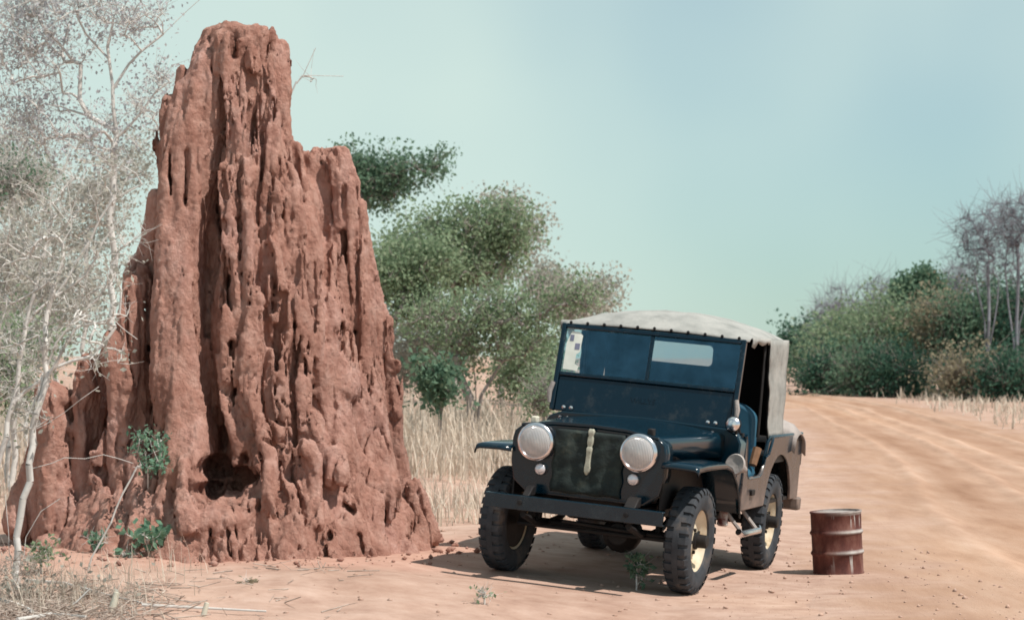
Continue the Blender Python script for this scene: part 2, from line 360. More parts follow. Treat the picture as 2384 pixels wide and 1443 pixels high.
# ------------------------------------------------------------------ terrain
YAW, ROLL = R(18.0), R(5.5)
CAR_O = np.array([0.549, 17.20, 0.045])
def sstep(a, b, x):
    t = np.clip((x - a) / (b - a), 0, 1); return t * t * (3 - 2 * t)
def base_z(x, y):
    x = np.asarray(x, float); y = np.asarray(y, float)
    dx, dy = x - CAR_O[0], y - CAR_O[1]
    lx = dx * math.cos(YAW) - dy * math.sin(YAW); ly = dx * math.sin(YAW) + dy * math.cos(YAW)
    slope = CAR_O[2] - math.tan(ROLL) * np.clip(lx, -1.35, 0.75)
    w = sstep(-5, -1.5, ly) * (1 - sstep(4, 9, ly))
    plain = 0.13 * (1 - sstep(-1.5, 1.2, x))
    z = plain * (1 - w) + slope * w
    dm = np.hypot((x + 2.02) / 1.08, y - 18.3)
    z = z + 0.035 * np.exp(-(np.maximum(dm - 1.25, 0) / 0.40) ** 2)
    z = z + 0.72 * sstep(24, 68, y) + 1.2 * sstep(68, 160, y)
    return z
def in_car(x, y):
    dx, dy = x - CAR_O[0], y - CAR_O[1]
    lx = dx * math.cos(YAW) - dy * math.sin(YAW); ly = dx * math.sin(YAW) + dy * math.cos(YAW)
    return sstep(1.6, 0.8, np.abs(lx)) * sstep(-1.6, -0.6, ly) * sstep(4.2, 3.0, ly)
def ground_z(x, y):
    x = np.asarray(x, float); y = np.asarray(y, float); sh = x.shape
    xf, yf = x.ravel(), y.ravel()
    p = np.stack([xf, yf, np.zeros_like(xf)], 1)
    n = 0.045 * fbm(p * 0.45, 3) + 0.016 * fbm(p * 2.2 + 5, 4)
    fade = np.clip(1.0 - (np.abs(xf) + np.abs(yf - 20)) / 600, 0.1, 1)
    n = n * (1 - 0.92 * in_car(xf, yf)) * fade * (1 - 0.9 * sstep(0.8, 3.0, xf) * (1 - sstep(9.5, 11, xf)))
    return base_z(x, y) + n.reshape(sh)

def axis_lines(dense0, dense1, step, far0, far1, grow):
    a = list(np.arange(dense0, dense1 + 1e-6, step))
    s = step; v = dense1
    while v < far1: s *= grow; v += s; a.append(v)
    s = step; v = dense0; lo = []
    while v > far0: s *= grow; v -= s; lo.append(v)
    return np.array(lo[::-1] + a)
gx = axis_lines(-5, 6, 0.06, -420, 420, 1.10); gy = axis_lines(12.8, 26, 0.06, -120, 700, 1.06)
GX, GY = np.meshgrid(gx, gy, indexing='ij'); GZ = ground_z(GX, GY)
nx_, ny_ = GX.shape
idx = np.arange(nx_ * ny_).reshape(nx_, ny_)
fc = np.stack([idx[:-1, :-1], idx[1:, :-1], idx[1:, 1:], idx[:-1, 1:]], -1).reshape(-1, 4)
# the road surface: own sheet, its margins dipping under the ground along a ragged line
road_left = np.array([(1.0, -60), (1.0, 8), (1.35, 15), (1.75, 19), (2.3, 24), (3.2, 32), (4.1, 42), (4.9, 55), (4.9, 68), (2.0, 90), (-12, 130)])
road_right = np.array([(10.5, -60), (10.2, 8), (10.0, 15), (9.9, 24), (9.9, 40), (9.8, 55), (9.2, 68), (6.5, 92), (-7, 133)])
def road_cross(x, y):
    l = np.interp(y, road_left[:, 1], road_left[:, 0]); r = np.interp(y, road_right[:, 1], road_right[:, 0])
    return (x - l) / (r - l), r - l
ground = link('ground', mesh_np('ground', np.stack([GX, GY, GZ], -1).reshape(-1, 3), fc), M['ground'], None, 180)
tag(ground, kind='structure')
pg = np.stack([GX.ravel(), GY.ravel(), np.zeros(GX.size)], 1)
wash = 1 - sstep(1.35, 2.35, np.hypot((pg[:, 0] + 2.02) / 1.1, pg[:, 1] - 18.3) + 0.28 * fbm(pg * 1.1 + 4, 3))
at = ground.data.attributes.new('wash', 'FLOAT', 'POINT'); at.data.foreach_set('value', wash.astype(np.float32))

ry = np.concatenate([np.arange(-60, 13.5, 1.2), np.arange(13.5, 45, 0.10), np.arange(45, 130, 0.5)])
ru = np.linspace(-0.05, 1.05, 140)
RU, RY = np.meshgrid(ru, ry, indexing='ij')
l = np.interp(RY, road_left[:, 1], road_left[:, 0]); r = np.interp(RY, road_right[:, 1], road_right[:, 0])
RX = l + (r - l) * RU
pp = np.stack([RX.ravel(), RY.ravel(), np.zeros(RX.size)], 1)
edge_n = fbm(pp * 0.9, 4).reshape(RX.shape)
edge = np.minimum(RU, 1 - RU) * (r - l) + 0.28 * edge_n
lift = -0.05 + 0.056 * sstep(-0.15, 0.55, edge)
wob = 0.25 * np.sin(RY * 0.10) + 0.10 * np.sin(RY * 0.27 + 1) + 0.04 * edge_n
rut = 0
for cx_, wd, dp in ((0.34, 0.26, 0.05), (0.42, 0.12, -0.035), (0.27, 0.12, -0.03), (0.58, 0.28, 0.06), (0.665, 0.14, -0.045), (0.50, 0.14, -0.04), (0.82, 0.22, 0.03), (0.15, 0.2, 0.02)):
    dd = (RU - cx_) * 8.0 + wob
    rut = rut - dp * np.exp(-(dd / wd) ** 2)
car_damp = 1 - in_car(RX, RY)
rut = rut * (0.85 + 0.5 * fbm(pp * np.array([.8, .25, 1]) + 3, 3).reshape(RX.shape))
lift = lift + rut * sstep(0.0, 0.8, edge) * car_damp + 0.006 * fbm(pp * np.array([3.1, .8, 1]) + 9, 3).reshape(RX.shape) * sstep(0.2, 1.0, edge) * car_damp
lift = np.where((edge > 0.5), np.maximum(lift, 0.004), lift)
RZ = ground_z(RX, RY) + lift
i2 = np.arange(RX.size).reshape(RX.shape)
fr = np.stack([i2[:-1, :-1], i2[1:, :-1], i2[1:, 1:], i2[:-1, 1:]], -1).reshape(-1, 4)
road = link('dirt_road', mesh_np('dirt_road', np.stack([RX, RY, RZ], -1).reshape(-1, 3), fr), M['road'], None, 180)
tag(road, kind='structure')
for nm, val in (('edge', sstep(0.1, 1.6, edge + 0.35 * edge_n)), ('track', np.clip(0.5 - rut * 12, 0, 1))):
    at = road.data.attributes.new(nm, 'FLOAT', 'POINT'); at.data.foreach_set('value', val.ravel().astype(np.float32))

# ------------------------------------------------------------------ termite mound (signed distance field -> surface)
YC = 18.3
core = np.array([  # row, centre column, half width in photo pixels
    (62, 548, 56), (72, 550, 80), (120, 550, 98), (200, 545, 124), (300, 540, 140), (345, 545, 150), (450, 560, 168), (600, 572, 196),
    (800, 585, 240), (1000, 575, 285), (1120, 555, 340), (1200, 540, 395), (1270, 530, 440), (1340, 525, 500), (1420, 520, 560)], float)
S = YC / F_PX
core_z = CAM_H - (core[:, 0] - HOR) * S; core_x = (core[:, 1] - CX) * S; core_r = core[:, 2] * S
def core_at(z):
    return np.interp(z, core_z[::-1], core_x[::-1]), np.interp(z, core_z[::-1], core_r[::-1])
def front(px, py, inset=0.0):
    Y = YC - 0.8
    for _ in range(6):
        p = P(px, py, Y); cx_, r_ = core_at(p[2]); off = p[0] - cx_
        Y = YC - (math.sqrt(max(r_ * r_ - off * off, 0)))
    return P(px, py, Y + inset)
h = 0.0135
xs = np.arange(-4.15, -0.25, h, dtype=np.float32); ys = np.arange(16.45, 19.75, h, dtype=np.float32); zs = np.arange(-0.12, 4.06, h, dtype=np.float32)
shape = (len(xs), len(ys), len(zs))
def warp(scale, amp, seed, st=6):
    cs = [a[::st] for a in (xs, ys, zs)]; cs = [np.append(c, c[-1] + st * h) for c in cs]
    g = np.stack(np.meshgrid(*cs, indexing='ij'), -1).reshape(-1, 3)
    n = fbm(g * np.array(scale) + seed, 2).reshape([len(c) for c in cs]) * amp
    for ax, (full, c) in enumerate(zip((xs, ys, zs), cs)):
        t = (np.arange(len(full)) / st); i0 = np.minimum(t.astype(int), len(c) - 2); w = (t - i0).astype(np.float32)
        sh = [1, 1, 1]; sh[ax] = -1; w = w.reshape(sh)
        n = (np.take(n, i0, ax) * (1 - w) + np.take(n, i0 + 1, ax) * w).astype(np.float32)
    return n
WX = warp((2.6, 2.6, 1.0), 0.05, 3.1) + warp((8, 8, 1.5), 0.024, 8.7, 4)
WY = warp((2.6, 2.6, 1.0), 0.055, 21.4) + warp((8, 8, 1.5), 0.030, 31.9, 4)
cxz, rz = core_at(zs)
X = xs[:, None, None] + WX; Yg = ys[None, :, None] + WY; Zg = np.broadcast_to(zs[None, None, :], shape)
Fd = np.sqrt((X - cxz[None, None, :]) ** 2 + ((Yg - YC)) ** 2) - rz[None, None, :]
ztop = core_z[0]
Fd = np.maximum(Fd, (Zg - ztop) + 0.5 * WX).astype(np.float32)
def sub(lo, hi):
    sl = []
    for a, l_, h_ in zip((xs, ys, zs), lo, hi):
        i0 = max(int((l_ - a[0]) / h), 0); i1 = min(int((h_ - a[0]) / h) + 2, len(a)); sl.append(slice(i0, max(i1, i0)))
    return tuple(sl)
def smin(a, b, k):
    hh = np.clip(0.5 + 0.5 * (b - a) / k, 0, 1); return b * (1 - hh) + a * hh - k * hh * (1 - hh)
def seg_d(A, B, ra, rb, sl, flat=1.0):
    px_, py_, pz_ = X[sl] - A[0], (Yg[sl] - A[1]) * flat, Zg[sl] - A[2]
    d = B - A; dy_ = d[1] * flat; q = d[0] ** 2 + dy_ ** 2 + d[2] ** 2 + 1e-9
    t = np.clip((px_ * d[0] + py_ * dy_ + pz_ * d[2]) / q, 0, 1)
    return np.sqrt((px_ - t * d[0]) ** 2 + (py_ - t * dy_) ** 2 + (pz_ - t * d[2]) ** 2) - (ra + (rb - ra) * t)
def ridge(pts, inset=0.02, k=0.018, abs_dy=None):
    """pts: (col, row, radius px) along the ridge on the mound's face"""
    W = []
    for i, q in enumerate(pts):
        ins = inset if not hasattr(inset, '__len__') else inset[i]
        p = front(q[0], q[1], ins) if abs_dy is None else P(q[0], q[1], YC + abs_dy)
        W.append((p, q[2] * p[1] / F_PX))
    for (A, ra), (B, rb) in zip(W[:-1], W[1:]):
        pad = max(ra, rb) + 0.16
        sl = sub(np.minimum(A, B) - pad, np.maximum(A, B) + pad)
        if min(Fd[sl].shape) == 0: continue
        Fd[sl] = smin(Fd[sl], seg_d(A, B, ra, rb, sl), k)
def groove(pts, inset=0.0, k=0.02, flat=0.20):
    W = []
    for q in pts:
        p = front(q[0], q[1], inset); W.append((p, q[2] * p[1] / F_PX))
    for (A, ra), (B, rb) in zip(W[:-1], W[1:]):
        pad = max(ra, rb) * 3 + 0.3
        sl = sub(np.minimum(A, B) - pad, np.maximum(A, B) + pad)
        if min(Fd[sl].shape) == 0: continue
        d = seg_d(A, B, ra, rb, sl, flat)          # deep slot: long in depth, thin across
        Fd[sl] = -smin(-Fd[sl], d, k)
def hollow(px, py, rx, rz_, depth, inset=0.0, k=0.03):
    c = front(px, py, inset); sx, sz = rx * c[1] / F_PX, rz_ * c[1] / F_PX
    sl = sub(c - np.array([sx, depth, sz]) * 1.5, c + np.array([sx, depth, sz]) * 1.5)
    q = np.sqrt(((X[sl] - c[0]) / sx) ** 2 + ((Yg[sl] - c[1]) / depth) ** 2 + ((Zg[sl] - c[2]) / sz) ** 2)
    Fd[sl] = -smin(-Fd[sl], (q - 1) * min(sx, sz, depth), k)

# broad pillars
ridge([(488, 100, 16), (468, 150, 26), (446, 220, 40), (430, 330, 56), (428, 500, 54), (424, 700, 62), (418, 860, 66), (424, 1000, 62), (440, 1110, 52)], 0.05)
ridge([(395, 640, 34), (392, 800, 38), (385, 950, 38), (392, 1100, 36)], 0.05)
ridge([(520, 92, 26), (528, 240, 26), (532, 400, 26), (530, 600, 30), (528, 760, 34), (545, 880, 30)], 0.03)
ridge([(572, 110, 24), (576, 300, 20), (582, 500, 20), (590, 700, 24), (586, 790, 26)], 0.0)
ridge([(610, 85, 28), (622, 250, 22), (632, 450, 22), (640, 650, 24), (655, 850, 26), (668, 970, 26)], 0.0)
ridge([(646, 120, 24), (668, 330, 24), (682, 500, 22), (692, 700, 24), (704, 900, 26), (706, 990, 28)], 0.02)
ridge([(694, 350, 20), (718, 500, 24), (726, 700, 24), (730, 900, 26), (735, 1010, 28)], 0.02)
# right shoulder tower with its own peak
ridge([(708, 372, 20), (724, 440, 34), (736, 560, 40)], 0.12)
ridge([(768, 390, 30), (770, 520, 40), (772, 700, 50), (780, 900, 60)], 0.22)
ridge([(330, 640, 30), (335, 760, 40), (325, 900, 44)], abs_dy=-0.1)
ridge([(388, 520, 26), (370, 640, 34)], abs_dy=0.0)
ridge([(748, 362, 14), (790, 356, 14)], 0.10)
ridge([(738, 376, 26), (742, 470, 34), (750, 620, 40), (760, 760, 44)], 0.10)
ridge([(782, 372, 26), (798, 430, 34), (804, 540, 40), (815, 660, 46), (832, 800, 56), (850, 950, 60), (862, 1080, 56), (880, 1190, 46)], 0.05)
ridge([(800, 356, 14), (812, 420, 20)], 0.06)
ridge([(862, 650, 22), (884, 760, 26), (902, 900, 30), (912, 1050, 30), (945, 1180, 30)], 0.10)
ridge([(838, 480, 14), (848, 560, 16), (868, 640, 18)], 0.06)
ridge([(905, 745, 14), (918, 850, 16), (925, 960, 18)], 0.06)
ridge([(975, 1120, 14), (985, 1180, 24), (1000, 1250, 30)], 0.05)
# broken lumps on the left outline
for lump in ([(418, 172, 22), (408, 245, 26)], [(386, 235, 22), (384, 310, 22)], [(380, 335, 22), (386, 420, 14)], [(368, 462, 22), (366, 540, 26), (352, 600, 22)], [(336, 620, 24), (330, 690, 30)]):
    ridge(lump, abs_dy=-0.05)
# left lower columns, stepping down
ridge([(308, 668, 26), (300, 750, 34), (292, 900, 38), (290, 1050, 42), (300, 1160, 46)], abs_dy=-0.42)
ridge([(256, 790, 18), (252, 840, 24), (246, 940, 24), (244, 1060, 28), (250, 1180, 40)], abs_dy=-0.48)
ridge([(216, 846, 24), (212, 930, 32), (206, 1060, 36), (205, 1180, 46)], abs_dy=-0.30)
ridge([(112, 920, 36), (150, 925, 30)], abs_dy=-0.30)
ridge([(118, 930, 34), (124, 1000, 48), (128, 1100, 58), (140, 1220, 76)], abs_dy=-0.35)
ridge([(160, 930, 26), (165, 1050, 40), (170, 1180, 60)], abs_dy=-0.15)
ridge([(238, 850, 26), (232, 960, 40), (226, 1090, 48)], abs_dy=0.30)
ridge([(92, 1010, 22), (78, 1100, 28), (60, 1220, 44)], abs_dy=-0.25)
# low front ridge and the arch springing from it
ridge([(574, 792, 20), (588, 850, 24), (600, 950, 24), (612, 1020, 20)], [-0.02, -0.04, -0.05, -0.06])
ridge([(612, 1010, 20), (622, 1060, 16), (626, 1150, 17), (630, 1240, 18), (628, 1310, 18)], -0.12)
ridge([(628, 1000, 20), (672, 1018, 24), (716, 1052, 24), (742, 1080, 20)], -0.10)
ridge([(742, 1075, 22), (745, 1140, 18), (748, 1220, 20)], -0.08)
ridge([(778, 1060, 30), (785, 1110, 30)], -0.10)
ridge([(650, 1110, 14), (690, 1180, 16), (700, 1260, 16)], -0.04)
ridge([(470, 1225, 36), (545, 1212, 40), (600, 1190, 30)], 0.0)
ridge([(425, 1080, 12), (440, 1170, 16), (450, 1230, 20)], -0.14)
# eroded foot
for i, (a0, a1, r_) in enumerate([(70, 45, 30), (135, 110, 34), (205, 190, 30), (262, 250, 34), (325, 318, 36), (382, 375, 30), (440, 432, 34), (492, 486, 26), (548, 545, 32), (592, 590, 22),
                                  (670, 672, 26), (715, 722, 26), (762, 775, 28), (815, 835, 30), (862, 890, 30), (915, 950, 30), (955, 990, 26)]):
    t0 = 1160 + 30 * math.sin(i * 2.3); ridge([(a0, t0, r_ * 0.7), (a1, 1290 + 10 * math.sin(i * 2.9), r_ * 0.95), (a1 + (a1 - a0) * .5, 1352 + 14 * math.sin(i * 1.7), r_ * 1.05)], 0.02, 0.03)
# grooves, slits, caves
groove([(508, 190, 7), (504, 330, 12), (495, 460, 17), (488, 620, 20), (482, 780, 18), (484, 880, 18), (502, 980, 26), (510, 1060, 32)], -0.02)
groove([(763, 430, 5), (757, 540, 12), (752, 660, 14), (750, 800, 10), (752, 940, 12), (772, 1040, 15)], -0.06, flat=0.42)
groove([(797, 540, 4), (806, 610, 4)], -0.03)
groove([(344, 810, 14), (338, 950, 22), (330, 1080, 18), (320, 1150, 8)], -0.14)
groove([(240, 870, 10), (230, 960, 20), (216, 1060, 13)], -0.35)
groove([(234, 1080, 5), (238, 1170, 8)], -0.35)
groove([(605, 1060, 8), (600, 1180, 9), (606, 1310, 7)], -0.10)
groove([(800, 1120, 6), (806, 1175, 8), (830, 1190, 8)], -0.05)
groove([(850, 780, 5), (862, 880, 9), (868, 960, 5)], -0.05)
groove([(425, 1085, 4), (432, 1160, 6)], -0.12)
groove([(620, 1026, 9), (664, 1046, 14), (704, 1076, 14), (732, 1106, 9)], -0.14, 0.008, 0.34)
for g in ([(556, 372, 5), (560, 440, 6)], [(472, 150, 6), (492, 178, 7)], [(541, 75, 4), (540, 130, 7)], [(602, 540, 5), (598, 660, 7)], [(645, 760, 5), (648, 860, 8)], [(560, 560, 4), (556, 650, 5)],
          [(690, 780, 4), (688, 950, 6)], [(655, 530, 4), (668, 580, 6)], [(620, 720, 4), (624, 800, 6)], [(705, 620, 3), (712, 700, 5)], [(585, 180, 5), (580, 290, 6)], [(640, 330, 3), (648, 450, 4)],
          [(912, 770, 4), (916, 830, 5)], [(880, 1000, 4), (884, 1060, 5)], [(490, 1230, 6), (500, 1330, 10)], [(530, 1190, 8), (545, 1300, 7)], [(685, 1120, 4), (702, 1180, 6)], [(690, 1250, 6), (700, 1320, 7)],
          [(760, 1260, 5), (768, 1330, 7)], [(410, 330, 3), (408, 480, 5)], [(404, 480, 3), (405, 590, 4)], [(935, 1200, 6), (950, 1260, 8)], [(832, 1240, 6), (840, 1320, 7)]):
    groove(g, -0.03)
rg = random.Random(5)
for i in range(130):
    py = rg.uniform(130, 1130); w = np.interp(py, [60, 350, 600, 1000, 1130], [80, 170, 240, 330, 380]); px = np.interp(py, [60, 350, 1130], [548, 560, 560]) + rg.uniform(-w, w) * .88
    if 385 < px < 480 and 230 < py < 900 and rg.random() < 0.8: continue
    ln = rg.uniform(30, 170); groove([(px, py, rg.uniform(1.5, 3)), (px + rg.uniform(-6, 8), py + ln, rg.uniform(2.5, 6.5))], rg.uniform(-0.06, 0.0), 0.012)
hollow(498, 1092, 44, 40, 0.80, 0.06, 0.010)
hollow(548, 1112, 46, 30, 0.75, 0.04, 0.010)
hollow(484, 1142, 32, 28, 0.70, 0.05, 0.010)
hollow(530, 1140, 36, 22, 0.70, 0.04, 0.010)
hollow(508, 1030, 20, 60, 0.55, 0.0, 0.010)
hollow(560, 1075, 16, 26, 0.30, -0.04, 0.010)
hollow(690, 1100, 34, 30, 0.14, -0.10, 0.008)
for i in range(26):
    py = rg.uniform(180, 1250); w = np.interp(py, [60, 350, 600, 1000, 1250], [80, 170, 240, 330, 430])
    hollow(555 + rg.uniform(-w, w), py, rg.uniform(2.5, 5.5), rg.uniform(5, 15), 0.07, 0.0, 0.008)

def surface_nets(Fv, org, h):
    ins = Fv < 0; s = np.zeros(tuple(n - 1 for n in Fv.shape), np.int8)
    cs = [(a, b, c) for a in (0, 1) for b in (0, 1) for c in (0, 1)]
    for a, b, c in cs: s += ins[a:Fv.shape[0]-1+a, b:Fv.shape[1]-1+b, c:Fv.shape[2]-1+c]
    ci = np.argwhere((s > 0) & (s < 8)).astype(np.int32)
    idm = np.full(s.shape, -1, np.int32); idm[ci[:, 0], ci[:, 1], ci[:, 2]] = np.arange(len(ci))
    val = {q: Fv[ci[:, 0] + q[0], ci[:, 1] + q[1], ci[:, 2] + q[2]] for q in cs}
    acc = np.zeros((len(ci), 3), np.float32); cnt = np.zeros(len(ci), np.float32)
    for q in cs:
        for ax in range(3):
            if q[ax]: continue
            q2 = tuple(1 if i == ax else q[i] for i in range(3)); f0, f1 = val[q], val[q2]
            cr = (f0 < 0) != (f1 < 0); t = np.where(cr, f0 / np.where(cr, f0 - f1, 1), 0)
            for i in range(3): acc[:, i] += np.where(cr, q[i] + (t if i == ax else 0), 0)
            cnt += cr
    V = (ci + acc / cnt[:, None]) * h + np.array(org, np.float32)
    quads = []
    for ax in range(3):
        a1, a2 = (ax + 1) % 3, (ax + 2) % 3
        sl0 = [slice(None)] * 3; sl1 = [slice(None)] * 3; sl0[ax] = slice(0, -1); sl1[ax] = slice(1, None)
        e = np.argwhere(ins[tuple(sl0)] != ins[tuple(sl1)])
        ok = (e[:, a1] > 0) & (e[:, a2] > 0) & (e[:, a1] < s.shape[a1]) & (e[:, a2] < s.shape[a2]); e = e[ok]
        flip = ins[e[:, 0], e[:, 1], e[:, 2]]
        def cell(d1, d2):
            k = e.copy(); k[:, a1] -= d1; k[:, a2] -= d2; return idm[k[:, 0], k[:, 1], k[:, 2]]
        q = np.stack([cell(1, 1), cell(0, 1), cell(0, 0), cell(1, 0)], 1)
        q[~flip] = q[~flip][:, ::-1]; quads.append(q)
    q = np.concatenate(quads); q = q[(q >= 0).all(1)]
    return V, q
# weathering carved into the field near the surface: vertical cracks, flutes, pits
bi = np.argwhere(np.abs(Fd) < 0.10); MVb = np.stack([xs[bi[:, 0]], ys[bi[:, 1]], zs[bi[:, 2]]], 1)
def crack(p, w): return np.maximum(0, 1 - np.abs(p) / w)
low = fbm(MVb * 2.6 + 9, 1); Q = MVb + 0.05 * np.stack([low, -low, 0 * low], 1)
n1 = fbm(Q * np.array([1, 1, 0.10]) * 4.6 + 3, 2); n2 = fbm(Q * np.array([1, 1, 0.13]) * 11 + 13, 2); n4 = fbm(MVb * np.array([1, 1, 0.55]) * 16 + 61, 2)
broken = np.clip(0.6 + 0.9 * low, 0.1, 1.1)
xrel = (MVb[:, 0] - (430 - CX) * 17.6 / F_PX) / 0.17                       # the broad smooth pillar left of the great cleft
broken = broken * (1 - 0.85 * np.exp(-xrel ** 4) * sstep(0.9, 1.5, MVb[:, 2]) * (1 - sstep(3.1, 3.5, MVb[:, 2])))
rill = 0.028 * n1 - 0.090 * crack(n1 + 0.08, 0.12) * broken - 0.030 * crack(n2, 0.14) * broken + 0.012 * n2 + 0.008 * n4 - 0.05 * np.clip(n4 - 0.55, 0, 1)
Fd[bi[:, 0], bi[:, 1], bi[:, 2]] -= rill.astype(np.float32)
MV, MF = surface_nets(Fd, (xs[0], ys[0], zs[0]), h)
del Fd, WX, WY, X, Yg
lab = np.arange(len(MV))                       # keep only the main body, drop loose crumbs of the field
for _ in range(200):
    fm = lab[MF].min(1); new = lab.copy(); np.minimum.at(new, MF.ravel(), np.repeat(fm, 4)); new = new[new]
    if (new == lab).all(): break
    lab = new
big = np.bincount(lab).argmax(); keep = lab == big; remap = np.cumsum(keep) - 1
MF = remap[MF[keep[MF[:, 0]]]]; MV = MV[keep]
def vnormals(V, Fq):
    n = np.cross(V[Fq[:, 2]] - V[Fq[:, 0]], V[Fq[:, 3]] - V[Fq[:, 1]]); N = np.zeros_like(V)
    for k in range(4):
        for c in range(3): N[:, c] += np.bincount(Fq[:, k], n[:, c], len(V))
    return N / (np.linalg.norm(N, axis=1)[:, None] + 1e-9)
N = vnormals(MV, MF)
grit = fbm(MV * np.array([1, 1, 0.8]) * 30 + 40, 3) * 0.006 + np.random.default_rng(3).normal(size=len(MV)).astype(np.float32) * 0.0008
MV = MV + N * grit[:, None]
mound = link('termite_mound', mesh_np('termite_mound', MV, MF), M['clay'], None, 180)
tag(mound, 'towering reddish clay termite mound with fluted eroded sides and a dark cave', 'termite mound')
print('mound verts', len(MV))

# ------------------------------------------------------------------ the parked utility car (local: x = image right, y = rearwards, z up; origin under the front axle)
car = empty('utility_car', tuple(CAR_O), (0, ROLL, -YAW))
tag(car, 'dark navy open utility car with pale canvas top parked beside the mound', 'car')
WB, TR, TYRE_R = 2.22, 0.635, 0.357

# chassis and running gear
for sx in (-1, 1):
    MB().box(sx*.36-.03, sx*.36+.03, -.60, 2.95, .47, .56).build('chassis_rail', M['iron'], car, bevel=.004)
    MB().tube([(sx*.36, -.58, .45), (sx*.36, -.3, .38), (sx*.36, 0, .36), (sx*.36, .3, .38), (sx*.36, .52, .45)], .022, 6).build('leaf_spring', M['iron'], car)
    MB().tube([(sx*.36, WB-.5, .45), (sx*.36, WB-.2, .38), (sx*.36, WB, .36), (sx*.36, WB+.3, .38), (sx*.36, WB+.5, .45)], .022, 6).build('leaf_spring', M['iron'], car)
    MB().tube([(sx*.42, -.02, .36), (sx*.42, .02, .72)], [.022, .03], 8).build('shock_absorber', M['iron'], car)
for yy, nm in ((0, 'front_axle'), (WB, 'rear_axle')):
    mb = MB().tube([(-.56, yy, .355), (.56, yy, .355)], .036, 10)
    mb.lathe([(0, -.13), (.07, -.125), (.125, -.06), (.135, 0), (.125, .06), (.07, .125), (0, .13)], (.17 if yy == 0 else 0.02, yy, .35), (0, 1, 0), 16)
    mb.build(nm, M['iron'], car)
MB().tube([(-.52, -.17, .35), (.52, -.17, .35)], .014, 8).build('tie_rod', M['iron'], car)
MB().tube([(-.2, -.2, .40), (.5, -.16, .37)], .012, 8).build('steering_rod', M['iron'], car)
MB().box(-.20, .20, -.15, .75, .42, .80).box(-.12, .12, .7, 1.5, .40, .58).build('engine_block', M['iron'], car, bevel=.03)
MB().tube([(.30, .5, .50), (.34, .9, .42), (.40, 1.4, .41), (.50, 1.7, .42)], .025, 8).tube([(.38, .95, .41), (.42, 1.4, .41)], .06, 10).build('exhaust', M['iron'], car)

# wheels
tyre_me = None
def wheel_meshes():
    t = MB()
    rr, wd = TYRE_R, .083
    prof = [(.205, -.058), (.212, -.070), (.25, -wd), (.295, -wd-.002), (.325, -wd+.008), (.340, -.066), (.342, -.022), (.356, -.020), (.357, 0), (.356, .020), (.342, .022), (.340, .066), (.325, wd-.008), (.295, wd+.002), (.25, wd), (.212, .070), (.205, .058)]
    t.lathe(prof, (0, 0, 0), (1, 0, 0), 72)
    n = 30
    for side in (-1, 1):
        for k in range(n):
            a0 = 2 * math.pi * (k + (0.5 if side > 0 else 0)) / n; da = 2 * math.pi / n * .60
            vs = []
            for (ax_, r0) in ((.021, .336), (.021, .3565), (.074, .334), (.068, .352), (.086, .318), (.084, .334)):
                for a in (a0, a0 + da): vs.append((side * ax_, r0 * math.cos(a), r0 * math.sin(a)))
            # 0/1 in-low,2/3 in-high,4/5 mid-low,6/7 mid-high,8/9 out-low,10/11 out-high
            t.add(vs, [(2,3,7,6), (6,7,11,10), (0,2,6,4), (4,6,10,8), (1,5,7,3), (5,9,11,7), (8,10,11,9), (0,1,3,2)])
    r_ = MB()
    r_.lathe([(.215, -.062), (.222, -.060), (.218, -.045), (.190, -.040), (.185, 0), (.188, .030), (.205, .045), (.219, .060), (.224, .066), (.214, .068), (.205, .056), (.180, .040), (.165, .012), (.150, .004), (.115, .014), (.085, .030), (.060, .034), (0.0, .034)], (0, 0, 0), (1, 0, 0), 48)
    r_.lathe([(.215, -.062), (.18, -.04), (.15, -.004), (.08, .02), (0, .024)], (0, 0, 0), (1, 0, 0), 48)
    hb = MB().lathe([(0, -.052), (.19, -.052), (.195, -.03), (.15, -.012)], (0, 0, 0), (1, 0, 0), 32).lathe([(.058, .030), (.058, .050), (.046, .055), (.044, .115), (.036, .122), (0, .124)], (0, 0, 0), (1, 0, 0), 20)
    for k in range(5):
        a = 2 * math.pi * k / 5 + .3
        hb.lathe([(.012, .022), (.012, .046), (0, .048)], (0, .078 * math.cos(a), .078 * math.sin(a)), (1, 0, 0), 8)
    return t, r_, hb
wt, wr, wh = wheel_meshes()
first = None
for (x_, y_, steer, flip) in ((TR, 0, -2, 0), (-TR, 0, -4, 1), (TR, WB, 0, 0), (-TR, WB, 0, 1), (.18, 3.14, -90, 0)):
    if first is None:
        w = wr.build('wheel', M['cream'], car, smooth=40); t = wt.build('tyre', M['rubber'], w, smooth=35); hb_ = wh.build('hub', M['iron'], w, smooth=35); first = (w, t, hb_)
    else:
        w = first[0].copy(); col.objects.link(w); w.parent = car
        for c_ in first[1:]:
            c2 = c_.copy(); col.objects.link(c2); c2.parent = w
    w.location = (x_, y_, TYRE_R if y_ < 3 else .80); w.rotation_euler = (R(37 * (x_ + y_)), 0, R(steer) + (math.pi if flip else 0))
    if y_ > 3: w['label'] = 'spare wheel carried on the tailgate'

